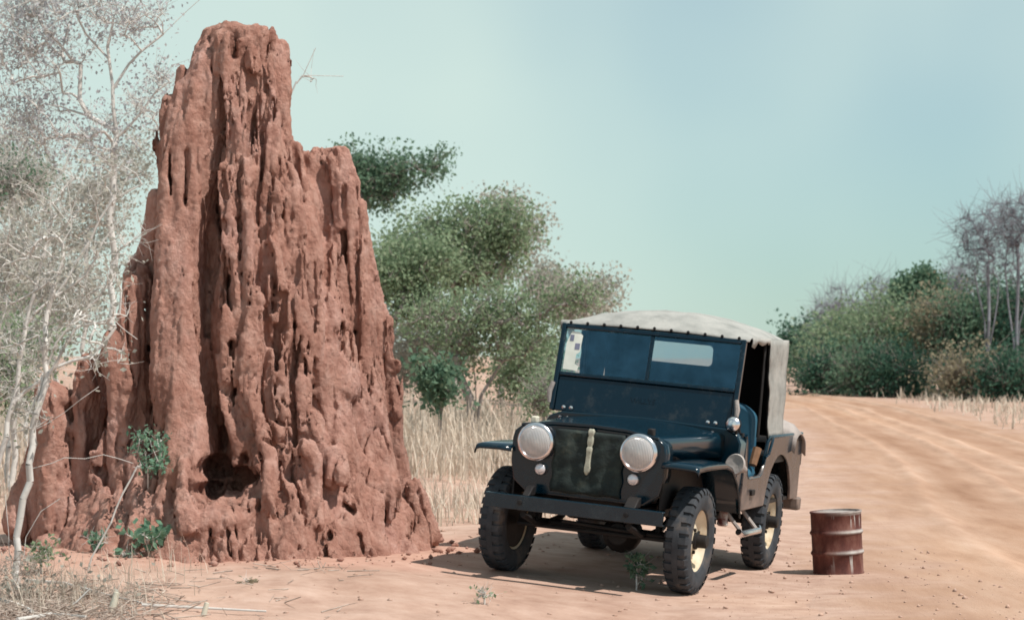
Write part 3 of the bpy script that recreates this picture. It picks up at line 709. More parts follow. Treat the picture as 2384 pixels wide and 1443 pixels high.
# front: bumper, grille, lamps
bmp = MB()
prof = [(-.665, .575), (-.600, .575), (-.600, .567), (-.655, .562), (-.655, .493), (-.600, .488), (-.600, .480), (-.665, .480)]
bmp.prism(prof, 'x', -.605, .605)
bumper = bmp.build('front_bumper', M['paint'], car, bevel=.004)
for xx in (-.36, .36):
    MB().lathe([(.018, 0), (.016, .012), (0, .014)], (xx, -.665, .53), (0, -1, 0), 8).build('bolt', M['iron'], bumper)
    MB().prism([(-.64, .575), (-.50, .575), (-.50, .64), (-.56, .63)], 'x', xx-.03 if xx > 0 else xx+.0, xx+.05 if xx > 0 else xx+.05).build('spring_bracket', M['iron'], car, bevel=.006)
gp = [(-.40, .58), (-.50, .66), (-.525, .78), (-.528, .93), (-.515, .985), (-.47, 1.022), (-.25, 1.048), (0, 1.056), (.25, 1.048), (.47, 1.022), (.515, .985), (.528, .93), (.525, .78), (.50, .66), (.40, .58)]
grille = MB().prism(gp, 'y', -.42, -.395).build('grille_panel', M['paint'], car, bevel=.010)
gs = MB()
G = []
for yy in (-.40, -.22): G.append([(q[0]*.985, yy, q[1]-.004) for q in gp])
gs.sheet(G).build('grille_shell', M['paint'], car, solid=.006)
# radiator blanket
G = []
for i in range(25):
    z_ = 1.025 - .415 * i / 24; row = []
    for j in range(25):
        x_ = -.232 + .478 * j / 24
        d = .005 * math.sin(j * 1.05) + .004 * math.sin(i * .45 + 1.3 * math.sin(j * .4)) + .002 * math.sin(i * 1.3 + j * .5)
        edge_ = min(i, 24 - i, j, 24 - j); row.append((x_ + (.006 * math.sin(i * .8) if j in (0, 24) else 0), -.437 - (.010 if edge_ > 0 else 0) + d * min(edge_, 3) / 3, z_ + (.005 * math.sin(j * .7) if i == 24 else 0)))
    G.append(row)
blanket = MB().sheet(G).build('radiator_blanket', M['black_canvas'], car, solid=.006)
st = MB()
G = []
for i, (z_, w_, th) in enumerate([(1.045, .018, .010), (1.03, .030, .014), (1.012, .026, .016), (1.0, .020, .010), (.985, .026, .012), (.955, .028, .014), (.93, .018, .010), (.915, .026, .018), (.895, .024, .016), (.87, .022, .012), (.82, .022, .012), (.79, .030, .012), (.765, .026, .010), (.742, .008, .008)]):
    x_ = .02 - .035 * (1.045 - z_); w_ *= .75; G.append([(x_ - w_, -.449, z_), (x_ - w_*.7, -.449 - th, z_), (x_ + w_*.7, -.449 - th, z_), (x_ + w_, -.449, z_)])
st.sheet(G).build('blanket_strap', M['strap'], blanket, solid=.004)
for xx in (-.352, .352):
    hl = MB().lathe([(.060, .20), (.095, .15), (.112, .07), (.116, .02), (.122, .012), (.127, 0), (.127, -.014), (.120, -.026), (.108, -.030), (.100, -.022)], (xx, -.455, .922), (0, 1, 0), 40).build('headlight', M['chrome'], car, smooth=50)
    MB().lathe([(.104, -.020), (.098, .000), (.086, .024), (.068, .046), (.045, .062), (.02, .071), (0, .073)], (xx, -.455, .922), (0, 1, 0), 40).build('reflector', M['reflector'], hl, smooth=60)
    MB().lathe([(.012, .073), (.014, .03), (.010, .012), (0, .008)], (xx, -.455, .922), (0, 1, 0), 12).build('bulb', M['white'], hl, smooth=60)
    MB().lathe([(.107, -.022), (.100, -.034), (.080, -.046), (.05, -.055), (.02, -.059), (0, -.0595)], (xx, -.455, .922), (0, 1, 0), 40).build('lens', M['lens_glass'], hl, smooth=60)
    MB().box(xx-.03, xx+.03, -.42, -.36, .80, .86).build('lamp_bracket', M['iron'], hl, bevel=.004)
for xx in (-.310, .325):
    pl = MB().lathe([(.030, .05), (.040, .02), (.042, 0), (.038, -.006)], (xx, -.445, .745), (0, 1, 0), 20).build('parking_lamp', M['chrome'], car, smooth=50)
    MB().lathe([(.037, -.004), (.030, -.014), (.016, -.020), (0, -.022)], (xx, -.445, .745), (0, 1, 0), 20).build('lens', M['lens'], pl, smooth=60)

# fenders
for sx in (-1, 1):
    prof = [(-.47, .842), (-.462, .862), (-.44, .872), (-.2, .876), (.10, .874), (.34, .868), (.52, .835), (.68, .75), (.80, .62), (.87, .50)]
    G = []
    for (yy, zz) in prof: G.append([(sx*.515, yy, zz), (sx*.60, yy, zz+.004), (sx*.735, yy, zz), (sx*.758, yy, zz-.008), (sx*.766, yy, zz-.036)])
    MB().sheet(G).build('fender', M['paint'], car, solid=.012, smooth=50)
    MB().prism([(-.38, .56), (.80, .56), (.80, .62), (.60, .80), (.34, .862), (-.38, .866)], 'x', sx*.500, sx*.512).build('fender_apron', M['iron'], car)

# hood
hood = MB(); G = []
for i in range(15):
    yy = -.425 + 1.325 * i / 14; t = i / 14; w_ = .462 + .135 * t; zt = 1.066 + .012 * t; row = []
    sec = [(-1.0, None), (-1.0, -.075), (-.985, -.055), (-.95, -.040)] + [(u, -.048 * abs(u) ** 2.2) for u in np.linspace(-.88, .88, 17)] + [(.95, -.040), (.985, -.055), (1.0, -.075), (1.0, None)]
    for (u, dz) in sec: row.append((u * w_, yy, zt + dz if dz is not None else .876))
    G.append(row)
hood.sheet(G).build('hood', M['paint'], car, solid=.008, smooth=40)
MB().prism([(-.47, 1.018), (-.25, 1.046), (0, 1.053), (.25, 1.046), (.47, 1.018), (.47, 1.035), (.25, 1.068), (0, 1.076), (-.25, 1.068), (-.47, 1.035)], 'y', -.434, -.420).build('hood_lip', M['paint'], car, bevel=.004)
for xx in (-.40, .40):
    MB().box(xx-.02, xx+.02, -.40, -.33, 1.035, 1.085).build('windshield_rest', M['wood'] if xx < 0 else M['iron'], car, bevel=.008)
for xx in (-.60, .46):
    for dx in (0, .055):
        MB().lathe([(.015, 0), (.014, .010), (0, .016)], (xx+dx, .935, 1.105), (0, -1, 0), 10).build('bolt', M['chrome'], car)
        MB().lathe([(.013, 0), (.012, .008), (0, .012)], (xx+dx, .86, 1.040 if xx > 0 else 1.036), (0, -.3, 1), 10).build('bolt', M['chrome'], car)
cu = bpy.data.curves.new('hood_lettering', 'FONT'); cu.body = 'DN'; cu.size = .095; cu.extrude = .002; cu.space_character = 1.1; cu.offset = .004
lt = bpy.data.objects.new('hood_lettering', cu); col.objects.link(lt); lt.parent = car; cu.materials.append(M['letter'])
lt.matrix_local = Matrix(((0, 0, 1, .512), (1, 0, 0, .185), (0, 1, 0, .885), (0, 0, 0, 1)))
font_to_mesh(lt)

# body tub
cowl = MB().prism([(-.70, .50), (-.72, .98), (-.69, 1.04), (-.60, 1.078), (0, 1.095), (.60, 1.078), (.69, 1.04), (.72, .98), (.70, .50)], 'y', .885, 1.06)
cowl.build('cowl', M['paint'], car, bevel=.012)
side = [(1.055, .50), (1.055, 1.03), (1.10, .98), (1.15, .80), (1.19, .735), (1.26, .715), (1.58, .715), (1.66, .735), (1.72, .80), (1.80, .96), (1.88, .995), (3.02, .995), (3.02, .50), (2.80, .50)]
ca, ra = WB + .06, .455
for k in range(13):
    an = R(12) + (math.pi - R(24)) * k / 12
    side.append((ca + 1.06 * ra * math.cos(an), .405 + ra * math.sin(an)))
side.append((1.80, .50))
for sx in (-1, 1):
    s_ = MB().prism(side, 'x', sx*.700, sx*.722).build('tub_side', M['paint_dusty'], car, bevel=.006)
    rim = [(y_, z_) for (y_, z_) in side[1:12]]
    MB().tube([(sx*.712, y_, z_ + .004) for (y_, z_) in rim], .014, 8).build('tub_rail', M['paint'] if sx < 0 else M['paint_dusty'], s_)
    MB().box(sx*.44 if sx > 0 else -.70, .70 if sx > 0 else sx*.44, 1.80, 2.76, .80, .86).box(sx*.44 if sx > 0 else -.46, .46 if sx > 0 else sx*.44, 1.80, 2.76, .52, .80).build('wheel_house', M['iron'], car)
    MB().tube([(sx*.735, 1.66, .86), (sx*.748, 1.70, .88), (sx*.748, 1.80, .98), (sx*.735, 1.86, 1.0)], .012, 6).build('grab_handle', M['paint_dusty'], car)
MB().box(-.70, .70, .90, 3.0, .50, .525).build('floor', M['iron'], car)
MB().box(-.70, .70, 3.0, 3.03, .50, .985).build('tailgate', M['paint_dusty'], car, bevel=.008)
MB().box(-.70, .70, 1.0, 1.06, .62, 1.05).build('dashboard', M['iron'], car)
MB().box(.50, .735, 3.03, 3.14, .40, .50).build('bumperette', M['paint_dusty'], car, bevel=.015)
MB().box(-.735, -.50, 3.03, 3.14, .40, .50).build('bumperette', M['paint_dusty'], car, bevel=.015)
MB().box(.66, .715, 3.03, 3.10, .74, .92).build('tail_lamp', M['iron'], car, bevel=.02)
# folded tarpaulin over the tub's rear
G = []
for i in range(13):
    t = i / 12; row = []
    for j in range(21):
        u = j / 20; x_ = -.74 + 1.49 * u; e = min(u, 1 - u)
        z_ = 1.0 + .075 * math.sin(math.pi * t) ** .6 + .018 * math.sin(7 * u + 4 * t) - (.085 if e < .01 else .02 if e < .06 else 0)
        row.append((x_, 2.62 + .42 * t + .015 * math.sin(9 * u), z_ - (.07 if i in (0, 12) else 0)))
    G.append(row)
MB().sheet(G).build('folded_tarpaulin', M['tarp'], car, solid=.012, smooth=60)
# seats, wheel, levers
for xx in (.44, -.36):
    seat = MB()
    seat.box(xx-.22, xx+.22, 1.32, 1.76, .62, .78)
    so = seat.build('seat', M['seat'], car, bevel=.05, seg=4)
    bp_ = []
    for k in range(13):
        an = math.pi * k / 12; bp_.append((xx + .19 * math.cos(an) * (1 if abs(math.cos(an)) > .5 else 1), 1.115 + .125 * math.sin(an)))
    bp_ = [(xx+.205, .66)] + bp_ + [(xx-.205, .66)]
    MB().prism(bp_, 'y', 1.70, 1.79).build('backrest', M['seat'], so, bevel=.03, seg=3)
ring = MB()
cen = Vector((.40, 1.34, 1.03)); nrm = Vector((0, .75, .66)).normalized(); e1 = Vector((1, 0, 0)); e2 = nrm.cross(e1)
ring.tube([cen + (e1 * math.cos(a) + e2 * math.sin(a)) * .20 for a in np.linspace(0, 2 * math.pi, 33)], .013, 8, caps=False)
for a in (.5, 2.6, 4.7): ring.tube([cen, cen + (e1 * math.cos(a) + e2 * math.sin(a)) * .2], .009, 6)
ring.tube([cen, cen - nrm * .5], .018, 8)
ring.build('steering_wheel', M['iron'], car)
MB().tube([(.05, 1.25, .55), (.06, 1.30, .85)], .010, 6).lathe([(0, 0), (.022, .01), (.022, .03), (0, .042)], (.06, 1.30, .84), (0, 0, 1), 10).build('gear_lever', M['iron'], car)
# side step and small fittings on the flank
MB().tube([(.74, .98, .362), (.75, 1.02, .345), (.75, 1.60, .335), (.73, 1.66, .350)], .024, 10).build('side_step', M['chrome'], car)
for yy in (1.08, 1.55): MB().tube([(.60, yy, .50), (.745, yy, .345)], .014, 6).build('step_bracket', M['tarp'], car)
MB().lathe([(.03, .12), (.035, .02), (.04, -.02), (.028, -.03), (0, -.03)], (.62, .98, .42), (0, 0, 1), 12).build('side_reservoir', M['whitewash'], car)
mir = MB().lathe([(0, .07), (.030, .06), (.050, .03), (.058, 0), (.052, -.012)], (.665, .83, 1.115), (0, 1, -.15), 20).build('side_lamp', M['iron'], car, smooth=60)
MB().lathe([(.052, -.010), (.040, -.026), (.02, -.034), (0, -.036)], (.665, .83, 1.115), (0, 1, -.15), 20).build('lens', M['chrome'], mir, smooth=60)
MB().tube([(.665, .87, 1.11), (.68, .90, 1.05)], .012, 6).build('stalk', M['iron'], mir)
hn = MB().lathe([(.02, .16), (.035, .10), (.060, .04), (.078, .0), (.070, -.012), (.03, .0), (0, .002)], (.735, .70, .845), (.25, 1, -.25), 20).build('horn', M['tarp'], car, smooth=60)
MB().tube([(.735, .80, .83), (.70, .88, .86)], .012, 6).build('stalk', M['iron'], hn)
MB().box(.725, .742, 1.30, 1.40, .60, .64).build('tool_clamp', M['iron'], car, bevel=.004)
MB().tube([(.66, 1.60, .80), (.67, 1.66, .92)], [.03, .035], 8).build('tool_handle', M['brown'], car)

# windshield (own frame: u across, v up the tilted plane)
wroot_m = Matrix.Translation((-.030, .945, 1.075)) @ Matrix.Rotation(R(-13), 4, 'X')
ws = MB(); W2, HH = .680, .640
def bar(mb, u0, u1, v0, v1, t0=-.022, t1=.022): mb.box(u0, u1, t0, t1, v0, v1)
bar(ws, -W2, -W2+.035, 0, HH); bar(ws, W2-.035, W2, 0, HH); bar(ws, -W2+.035, W2-.035, HH-.035, HH); bar(ws, -W2+.035, W2-.035, .255, .285)
ws.box(-W2+.035, W2-.035, -.008, .006, 0.0, .255)
wind = ws.build('windshield', M['paint'], car, bevel=.008); wind.matrix_local = wroot_m
MB().box(-.012, .012, -.014, .014, .285, HH-.035).build('divider', M['paint'], wind, bevel=.004)
for s_ in (-1, 1):
    a0, a1 = (.012, W2-.035) if s_ > 0 else (-W2+.035, -.012)
    MB().box(a0, a1, -.003, .003, .285, HH-.035).build('pane', M['glass'], wind)
    MB().tube([(s_*.673, -.03, .20), (s_*.69, -.035, .13), (s_*.685, -.02, .05)], [.016, .020, .012], 8).build('side_clamp', M['tarp'], wind)
stk = MB(); stk.prism([(-.628, .305), (-.520, .300), (-.515, .335), (-.545, .350), (-.545, .42), (-.520, .44), (-.515, .56), (-.545, .585), (-.600, .585), (-.628, .50)], 'y', -.0065, -.0045)
stk = stk.build('sticker', M['white'], wind)
MB().box(-.606, -.578, -.0085, -.007, .515, .560).build('printed_square', M['grey'], stk)
MB().box(-.562, -.526, -.0085, -.007, .455, .500).build('printed_square', M['grey'], stk)
cu = bpy.data.curves.new('embossed_lettering', 'FONT'); cu.body = 'WILLYS'; cu.size = .055; cu.extrude = .002; cu.align_x = 'CENTER'; cu.materials.append(M['paint'])
lt = bpy.data.objects.new('embossed_lettering', cu); col.objects.link(lt); lt.parent = wind; lt.location = (0, -.0095, .115); lt.rotation_euler = (R(90), 0, 0)
font_to_mesh(lt)

# canvas half top
def canvas_section(yy, w_, ze, zc):
    row = []
    for j in range(29):
        u = -1 + 2 * j / 28; row.append((u * w_ - .02, yy, ze + (zc - ze) * max(0.0, 1 - abs(u) ** 2.6)))
    return row
stations = [(1.075, .690, 1.690, 1.712), (1.10, .695, 1.706, 1.728), (1.16, .70, 1.712, 1.760), (1.26, .70, 1.712, 1.800), (1.40, .70, 1.712, 1.832), (1.55, .70, 1.712, 1.848), (1.70, .70, 1.712, 1.850), (1.90, .70, 1.712, 1.850), (2.10, .70, 1.710, 1.842), (2.25, .70, 1.705, 1.825), (2.33, .69, 1.69, 1.79), (2.36, .68, 1.66, 1.74)]
G = [canvas_section(*s_) for s_ in stations]
rows = np.array(G); nn = fbm(rows.reshape(-1, 3) * 4, 3).reshape(rows.shape[:2]) * .012; nn[0] = 0
rows[..., 2] += nn
ctop = MB().sheet(rows.tolist()).build('canvas_top', M['canvas'], car, solid=.006, smooth=60)
shade_rows = rows[2:].copy(); shade_rows[..., 2] -= .014; shade_rows[..., 0] *= .985
MB().sheet(shade_rows.tolist()).build('shade_sheet', M['shade_sheet'], ctop, solid=.004, smooth=60)  # dark sheet added under the roof so the cab reads as shaded
for k in range(11):
    u = -.62 + 1.24 * k / 10
    MB().lathe([(.012, 0), (.010, .008), (0, .010)], (u - .025, 1.072, 1.722 - .02 * abs(u)), (0, -1, .1), 8).build('snap_button', M['iron'], ctop)
for sx in (-1, 1):
    x0 = sx * .705 - .02
    # flap along the door head
    G = []
    for i in range(12):
        yy = 1.10 + .62 * i / 11; dz = .045 + .012 * math.sin(i * 1.3) + (.02 if i < 2 else 0)
        G.append([(x0, yy, 1.722), (x0 + sx*.006, yy, 1.70), (x0 + sx*.008 * math.sin(i), yy, 1.722 - dz)])
    MB().sheet(G).build('door_flap', M['canvas'], ctop, solid=.005, smooth=60)
    G = []
    for i in range(17):
        t = i / 16; z_ = 1.715 - .73 * t; y0 = 1.66 + .17 * t ** 1.3 + .012 * math.sin(i * 1.7); y1 = 2.345 - .03 * t; row = []
        for j in range(9):
            u = j / 8; row.append((x0 + sx * (.004 + .012 * t + .006 * math.sin(5 * u + 3 * t) + .004 * math.sin(14 * t)), y0 + (y1 - y0) * u, z_))
        G.append(row)
    MB().sheet(G).build('side_curtain', M['canvas'], ctop, solid=.005, smooth=60)
    MB().sheet([[(q[0] - sx * .012, q[1] + .004, q[2]) for q in row] for row in G]).build('shade_sheet', M['shade_sheet'], ctop, solid=.004, smooth=60)  # added dark inner sheet, hides the sunlit inside of the curtain
    MB().tube([(x0 - sx*.03, 1.70, 1.0), (x0 - sx*.03, 1.68, 1.68), (x0 - sx*.10, 1.68, 1.72)], .012, 6).build('roof_bow', M['iron'], car)
# rear curtain with a cloudy plastic window
wx0, wx1, wz0, wz1 = -.385, .115, 1.462, 1.618
def rounded(x0, x1, z0, z1, r, n=6):
    pts = []
    for cx_, cz_, a0 in ((x1-r, z1-r, 0), (x0+r, z1-r, 90), (x0+r, z0+r, 180), (x1-r, z0+r, 270)):
        for k in range(n + 1):
            a = R(a0 + 90 * k / n); pts.append((cx_ + r * math.cos(a), cz_ + r * math.sin(a)))
    return pts
inner = rounded(wx0, wx1, wz0, wz1, .035); cxw, czw = (wx0+wx1)/2, (wz0+wz1)/2
def curtain(yy):
    mb = MB()
    for (a, b_, c, d) in ((-.72, wx0, .985, 1.70), (wx1, .68, .985, 1.70), (wx0, wx1, .985, wz0), (wx0, wx1, wz1, 1.74)): mb.add([(a, yy, c), (b_, yy, c), (b_, yy, d), (a, yy, d)], [(0, 1, 2, 3)])
    k_ = len(inner) // 4
    for q, (cx_, cz_) in enumerate(((wx1, wz1), (wx0, wz1), (wx0, wz0), (wx1, wz0))):
        seg_ = inner[q * k_:(q + 1) * k_]; mb.add([(cx_, yy, cz_)] + [(a, yy, c) for a, c in seg_], [(0, i, i + 1) for i in range(1, len(seg_))])
    return mb
curtain(2.345).build('rear_curtain', M['canvas'], ctop, solid=.005)
curtain(2.331).build('shade_sheet', M['shade_sheet'], ctop, solid=.004)  # same added sheet behind the seats, interior shade put into colour
MB().prism(rounded(wx0-.01, wx1+.01, wz0-.01, wz1+.01, .04), 'y', 2.349, 2.3515).build('rear_window', M['plastic'], ctop)

# ------------------------------------------------------------------ steel drum
DR, DH = 0.184, 0.462
bx, by = (1952 - CX) * 18.72 / F_PX, 18.72
drum = MB()
prof = [(0, .012), (DR-.012, .012), (DR-.010, 0), (DR+.004, 0), (DR+.006, .008), (DR, .016)]
for zc in (.345, .667):
    z0 = DH * zc
    prof += [(DR, z0-.020), (DR+.004, z0-.014), (DR+.011, z0-.004), (DR+.011, z0+.004), (DR+.004, z0+.014), (DR, z0+.020)]
prof += [(DR, DH-.016), (DR+.006, DH-.008), (DR+.004, DH), (DR-.010, DH), (DR-.012, DH-.014), (0, DH-.014)]
drum.lathe(prof, (0, 0, 0), (0, 0, 1), 56)
dv = np.array(drum.v); a_ = np.arctan2(dv[:, 1], dv[:, 0]); dent = 0.002 * fbm(dv * 7 + 2, 2); rad = np.hypot(dv[:, 0], dv[:, 1]); k_ = np.where(rad > .1, 1 + dent / np.maximum(rad, .1), 1)
drum.v = [(x * k, y * k, z) for (x, y, z), k in zip(drum.v, k_)]
bz = float(ground_z(np.array([bx]), np.array([by]))[0])
drum_o = drum.build('steel_drum', M['drum'], None, smooth=40, loc=(bx, by, bz - .004), rot=(0, R(-3), R(20)))
tag(drum_o, 'small rusty red steel drum streaked with dried whitewash beside the rear wheel', 'drum')
nt = M['drum'].node_tree; b = nt.nodes['Principled BSDF']; src = b.inputs['Base Color'].links[0].from_socket
tc = nt.nodes.new('ShaderNodeTexCoord'); sp = nt.nodes.new('ShaderNodeSeparateXYZ'); nt.links.new(tc.outputs['Object'], sp.inputs[0])
def mth(op, a, c=None, d=None):
    n = nt.nodes.new('ShaderNodeMath'); n.operation = op
    for i_, v in enumerate((a, c, d)):
        if v is None: continue
        if hasattr(v, 'links'): nt.links.new(v, n.inputs[i_])
        else: n.inputs[i_].default_value = v
    return n.outputs[0]
def band(zc, hw): return mth('SUBTRACT', 1.0, mth('MINIMUM', mth('DIVIDE', mth('ABSOLUTE', mth('SUBTRACT', sp.outputs['Z'], zc)), hw), 1.0))
runs = noise_node(nt, 22, 3, 0.5, (1, 1, 0.09)); wear = noise_node(nt, 16, 5, 0.7)
drips = mth('MULTIPLY', mth('GREATER_THAN', runs.outputs['Fac'], 0.60), mth('MAXIMUM', band(.41, .075), band(.10, .10)))
rings = mth('MAXIMUM', mth('MAXIMUM', band(DH * .345 + .006, .020), band(DH * .667 + .006, .020)), band(DH - .010, .020))
side_ = nt.nodes.new('ShaderNodeMapRange'); side_.inputs['From Min'].default_value = -.16; side_.inputs['From Max'].default_value = .02; nt.links.new(sp.outputs['X'], side_.inputs['Value'])
mask = mth('MULTIPLY', mth('MULTIPLY', mth('MAXIMUM', drips, mth('MULTIPLY', rings, 1.05)), side_.outputs[0]), mth('MULTIPLY', wear.outputs['Fac'], 1.7))
mask = mth('MINIMUM', mask, 0.9)
mx = nt.nodes.new('ShaderNodeMix'); mx.data_type = 'RGBA'; mx.inputs['B'].default_value = (0.46, 0.44, 0.42, 1)
nt.links.new(mask, mx.inputs['Factor']); nt.links.new(src, mx.inputs['A']); nt.links.new(mx.outputs['Result'], b.inputs['Base Color'])

# ------------------------------------------------------------------ vegetation
def gz1(x, y): return float(ground_z(np.array([x]), np.array([y]))[0])

def tubes_np(A, B, ra, rb, n=4):
    """many tapered open tubes at once -> verts, quads"""
    A = np.asarray(A, float); B = np.asarray(B, float); d = B - A; ln = np.linalg.norm(d, axis=1)[:, None] + 1e-9; d = d / ln
    ref = np.where(np.abs(d[:, 2:3]) > .9, np.array([[1., 0, 0]]), np.array([[0., 0, 1]]))
    e1 = np.cross(d, ref); e1 /= np.linalg.norm(e1, axis=1)[:, None] + 1e-9; e2 = np.cross(d, e1)
    an = 2 * np.pi * np.arange(n) / n; c, s = np.cos(an)[None, :, None], np.sin(an)[None, :, None]
    off = e1[:, None] * c + e2[:, None] * s
    VA = A[:, None] + off * np.asarray(ra)[:, None, None]; VB = B[:, None] + off * np.asarray(rb)[:, None, None]
    V = np.concatenate([VA, VB], 1).reshape(-1, 3); b = (np.arange(len(A)) * 2 * n)[:, None, None]
    k = np.arange(n); q = np.stack([k, (k + 1) % n, (k + 1) % n + n, k + n], 1)[None]
    return V, (b + q).reshape(-1, 4)

def leaves_np(C, size, r, elong=1.7, up=0.0):
    """leaf blades (rhombi) with random facing at the points C"""
    n = len(C); d = r.normal(size=(n, 3)); d[:, 2] += up; d /= np.linalg.norm(d, axis=1)[:, None]
    e = np.cross(d, r.normal(size=(n, 3))); e /= np.linalg.norm(e, axis=1)[:, None] + 1e-9
    s = (size * r.uniform(.6, 1.35, n))[:, None]
    V = np.stack([C - d * s * elong / 2, C + e * s / 2, C + d * s * elong / 2, C - e * s / 2], 1).reshape(-1, 3)
    return V, np.arange(4 * n).reshape(n, 4)

def tree(name, label, base, trunk, blobs, n_tgt, leaf=None, bark='bark_grey', tip=0.006, gamma=0.46, step=0.22, twigs=3, twig_len=0.25, seed=1, category='tree', group=None, fixed=()):
    """skeleton grown to targets inside crown ellipsoids; trunk: list of world points; blobs: (centre, rx, ry, rz)
    leaf: (material, count, size, spread)"""
    r = np.random.default_rng(seed); base = np.array(base, float)
    nodes = [base.copy()]; par = [-1]
    def chain(pts, start):
        cur = start
        for q in pts:
            q = np.array(q, float); a = nodes[cur]; k = max(1, int(np.linalg.norm(q - a) / step))
            for i in range(1, k + 1):
                t = i / k; p = a + (q - a) * t + (r.normal(size=3) * step * .10 if i < k else 0)
                nodes.append(p); par.append(cur); cur = len(nodes) - 1
        return cur
    trunks = trunk if len(trunk) and hasattr(trunk[0][0], '__len__') else [trunk]
    for tr_ in trunks: chain(tr_, 0)
    for fx in fixed:                        # limbs with a given course: first point hooks to the nearest node
        arr = np.array(nodes); i = int(np.argmin(((arr - np.array(fx[0])) ** 2).sum(1))); chain(fx, i)
    T = []
    wts = np.array([b_[1] * b_[2] * b_[3] for b_ in blobs]) ** .67; wts /= wts.sum()
    for b_, w_ in zip(blobs, wts):
        m_ = max(3, int(n_tgt * w_)); u = r.normal(size=(m_, 3)); u /= np.linalg.norm(u, axis=1)[:, None]; u *= (r.uniform(0, 1, m_) ** .42)[:, None]
        T.append(np.array(b_[0]) + u * np.array([b_[1], b_[2], b_[3]]))
    T = np.concatenate(T); top = np.array(nodes[-1]); T = T[np.argsort(((T - top) ** 2).sum(1))]
    tips = []
    for q in T:
        arr = np.array(nodes); dd = q - arr; dist = np.linalg.norm(dd, axis=1); pen = dist + np.maximum(0, arr[:, 2] - q[2]) * .8
        pen[0] += 5
        i = int(np.argmin(pen)); mid = nodes[i] + (q - nodes[i]) * .55 + np.array([0, 0, .08 * dist[i]]) + r.normal(size=3) * .06 * dist[i]
        tips.append(chain([mid, q], i))
    nodes_a = np.array(nodes); par_a = np.array(par); cnt = np.zeros(len(nodes_a))
    cnt[tips] = 1
    for i in range(len(nodes_a) - 1, 0, -1): cnt[par_a[i]] += max(cnt[i], .3)
    rad = tip * np.maximum(cnt, .6) ** gamma
    ch = np.arange(1, len(nodes_a)); A = nodes_a[par_a[ch]]; B = nodes_a[ch]
    ra = np.minimum(rad[par_a[ch]], rad[ch] * 1.35); V, Fq = tubes_np(A, B, ra, rad[ch], 5)
    if twigs:
        src = np.repeat(nodes_a[tips], twigs, 0); dr = r.normal(size=src.shape); dr[:, 2] += .5; dr /= np.linalg.norm(dr, axis=1)[:, None]
        ln = twig_len * r.uniform(.4, 1.5, len(src))[:, None]; m1 = src + dr * ln * .5; e_ = src + dr * ln + r.normal(size=src.shape) * .2 * ln
        for a_, b_, r0, r1 in ((src, m1, .8, .55), (m1, e_, .55, .25)):
            V2, F2 = tubes_np(a_, b_, np.full(len(a_), tip * r0), np.full(len(a_), tip * r1), 3); Fq = np.concatenate([Fq, F2 + len(V)]); V = np.concatenate([V, V2])
    root = empty(name, tuple(base)); tag(root, label, category, group)
    link('trunk', mesh_np('trunk', V - base, Fq), M[bark], root, 180)
    if leaf:
        lm, n, size, spread = leaf; src = nodes_a[tips]
        if twigs: src = np.concatenate([src, e_, m1])
        ci = r.integers(0, len(src), n); C = src[ci] + np.clip(r.normal(size=(n, 3)), -1.3, 1.3) * spread * np.array([1, 1, .75])
        V, Fq = leaves_np(C, size, r); link('crown', mesh_np('crown', V - base, Fq), M[lm], root)
    return root

def blob(px, py, Y, rx, rz, ry=None):
    s = Y / F_PX; return (P(px, py, Y), rx * s, (ry if ry else (rx + rz) / 2) * s, rz * s)
def foot(px, Y):
    x = (px - CX) * Y / F_PX; return np.array([x, Y, gz1(x, Y) - .05])
BG = 'trees behind the mound and car'
# --- behind the mound and the car
Y = 52
tree('acacia_tree', 'dark green feathery acacia rising behind the right shoulder of the mound', foot(800, Y), [P(805, 700, Y), P(825, 520, Y)],
     [blob(830, 415, Y, 100, 42), blob(925, 410, Y, 75, 34), blob(1000, 385, Y, 24, 28), blob(880, 455, Y, 62, 30), blob(770, 430, Y, 50, 45)], 110, ('leaf_green', 9500, .052, .17), tip=.012, step=.35, twigs=4, twig_len=.36, seed=3, group=BG)
Y = 46
tree('bushveld_tree', 'tall round-headed grey green tree between the mound and the car', foot(1060, Y), [P(1050, 780, Y), P(1065, 640, Y)],
     [blob(960, 565, Y, 90, 75), blob(1080, 545, Y, 110, 62), blob(1185, 545, Y, 62, 75), blob(1050, 640, Y, 150, 55), blob(920, 650, Y, 60, 60)], 170, ('leaf_olive', 13000, .048, .20), tip=.010, step=.32, seed=4, group=BG, twigs=4)
Y = 43
tree('bushveld_tree', 'olive tree standing right against the edge of the mound', foot(905, Y), [P(900, 850, Y), P(915, 740, Y)],
     [blob(930, 640, Y, 80, 60), blob(985, 610, Y, 80, 50), blob(960, 715, Y, 70, 50)], 70, ('leaf_olive', 6500, .046, .18), tip=.010, step=.3, seed=5, group=BG)
Y = 37
tree('thorn_shrub', 'open multi-stemmed thorn shrub with bare grey limbs left of the windshield', foot(1110, Y), [[P(1108, 930, Y), P(1100, 840, Y)], [P(1120, 920, Y), P(1170, 840, Y)], [P(1095, 930, Y), P(1060, 830, Y)]],
     [blob(1000, 745, Y, 70, 50), blob(1110, 735, Y, 110, 60), blob(1240, 710, Y, 100, 50), blob(1340, 690, Y, 60, 40), blob(1190, 790, Y, 130, 50), blob(1060, 830, Y, 90, 45)], 150, ('leaf_olive', 8000, .036, .17), tip=.007, step=.24, seed=6, category='shrub', group=BG, twigs=5)
Y = 33
tree('sapling', 'thin dark green sapling standing in the straw grass right of the mound', foot(1026, Y), [P(1026, 960, Y), P(1034, 930, Y)],
     [blob(1035, 905, Y, 38, 26), blob(1010, 880, Y, 26, 24)], 22, ('leaf_green', 1500, .05, .08), tip=.006, step=.14, seed=7, category='sapling')
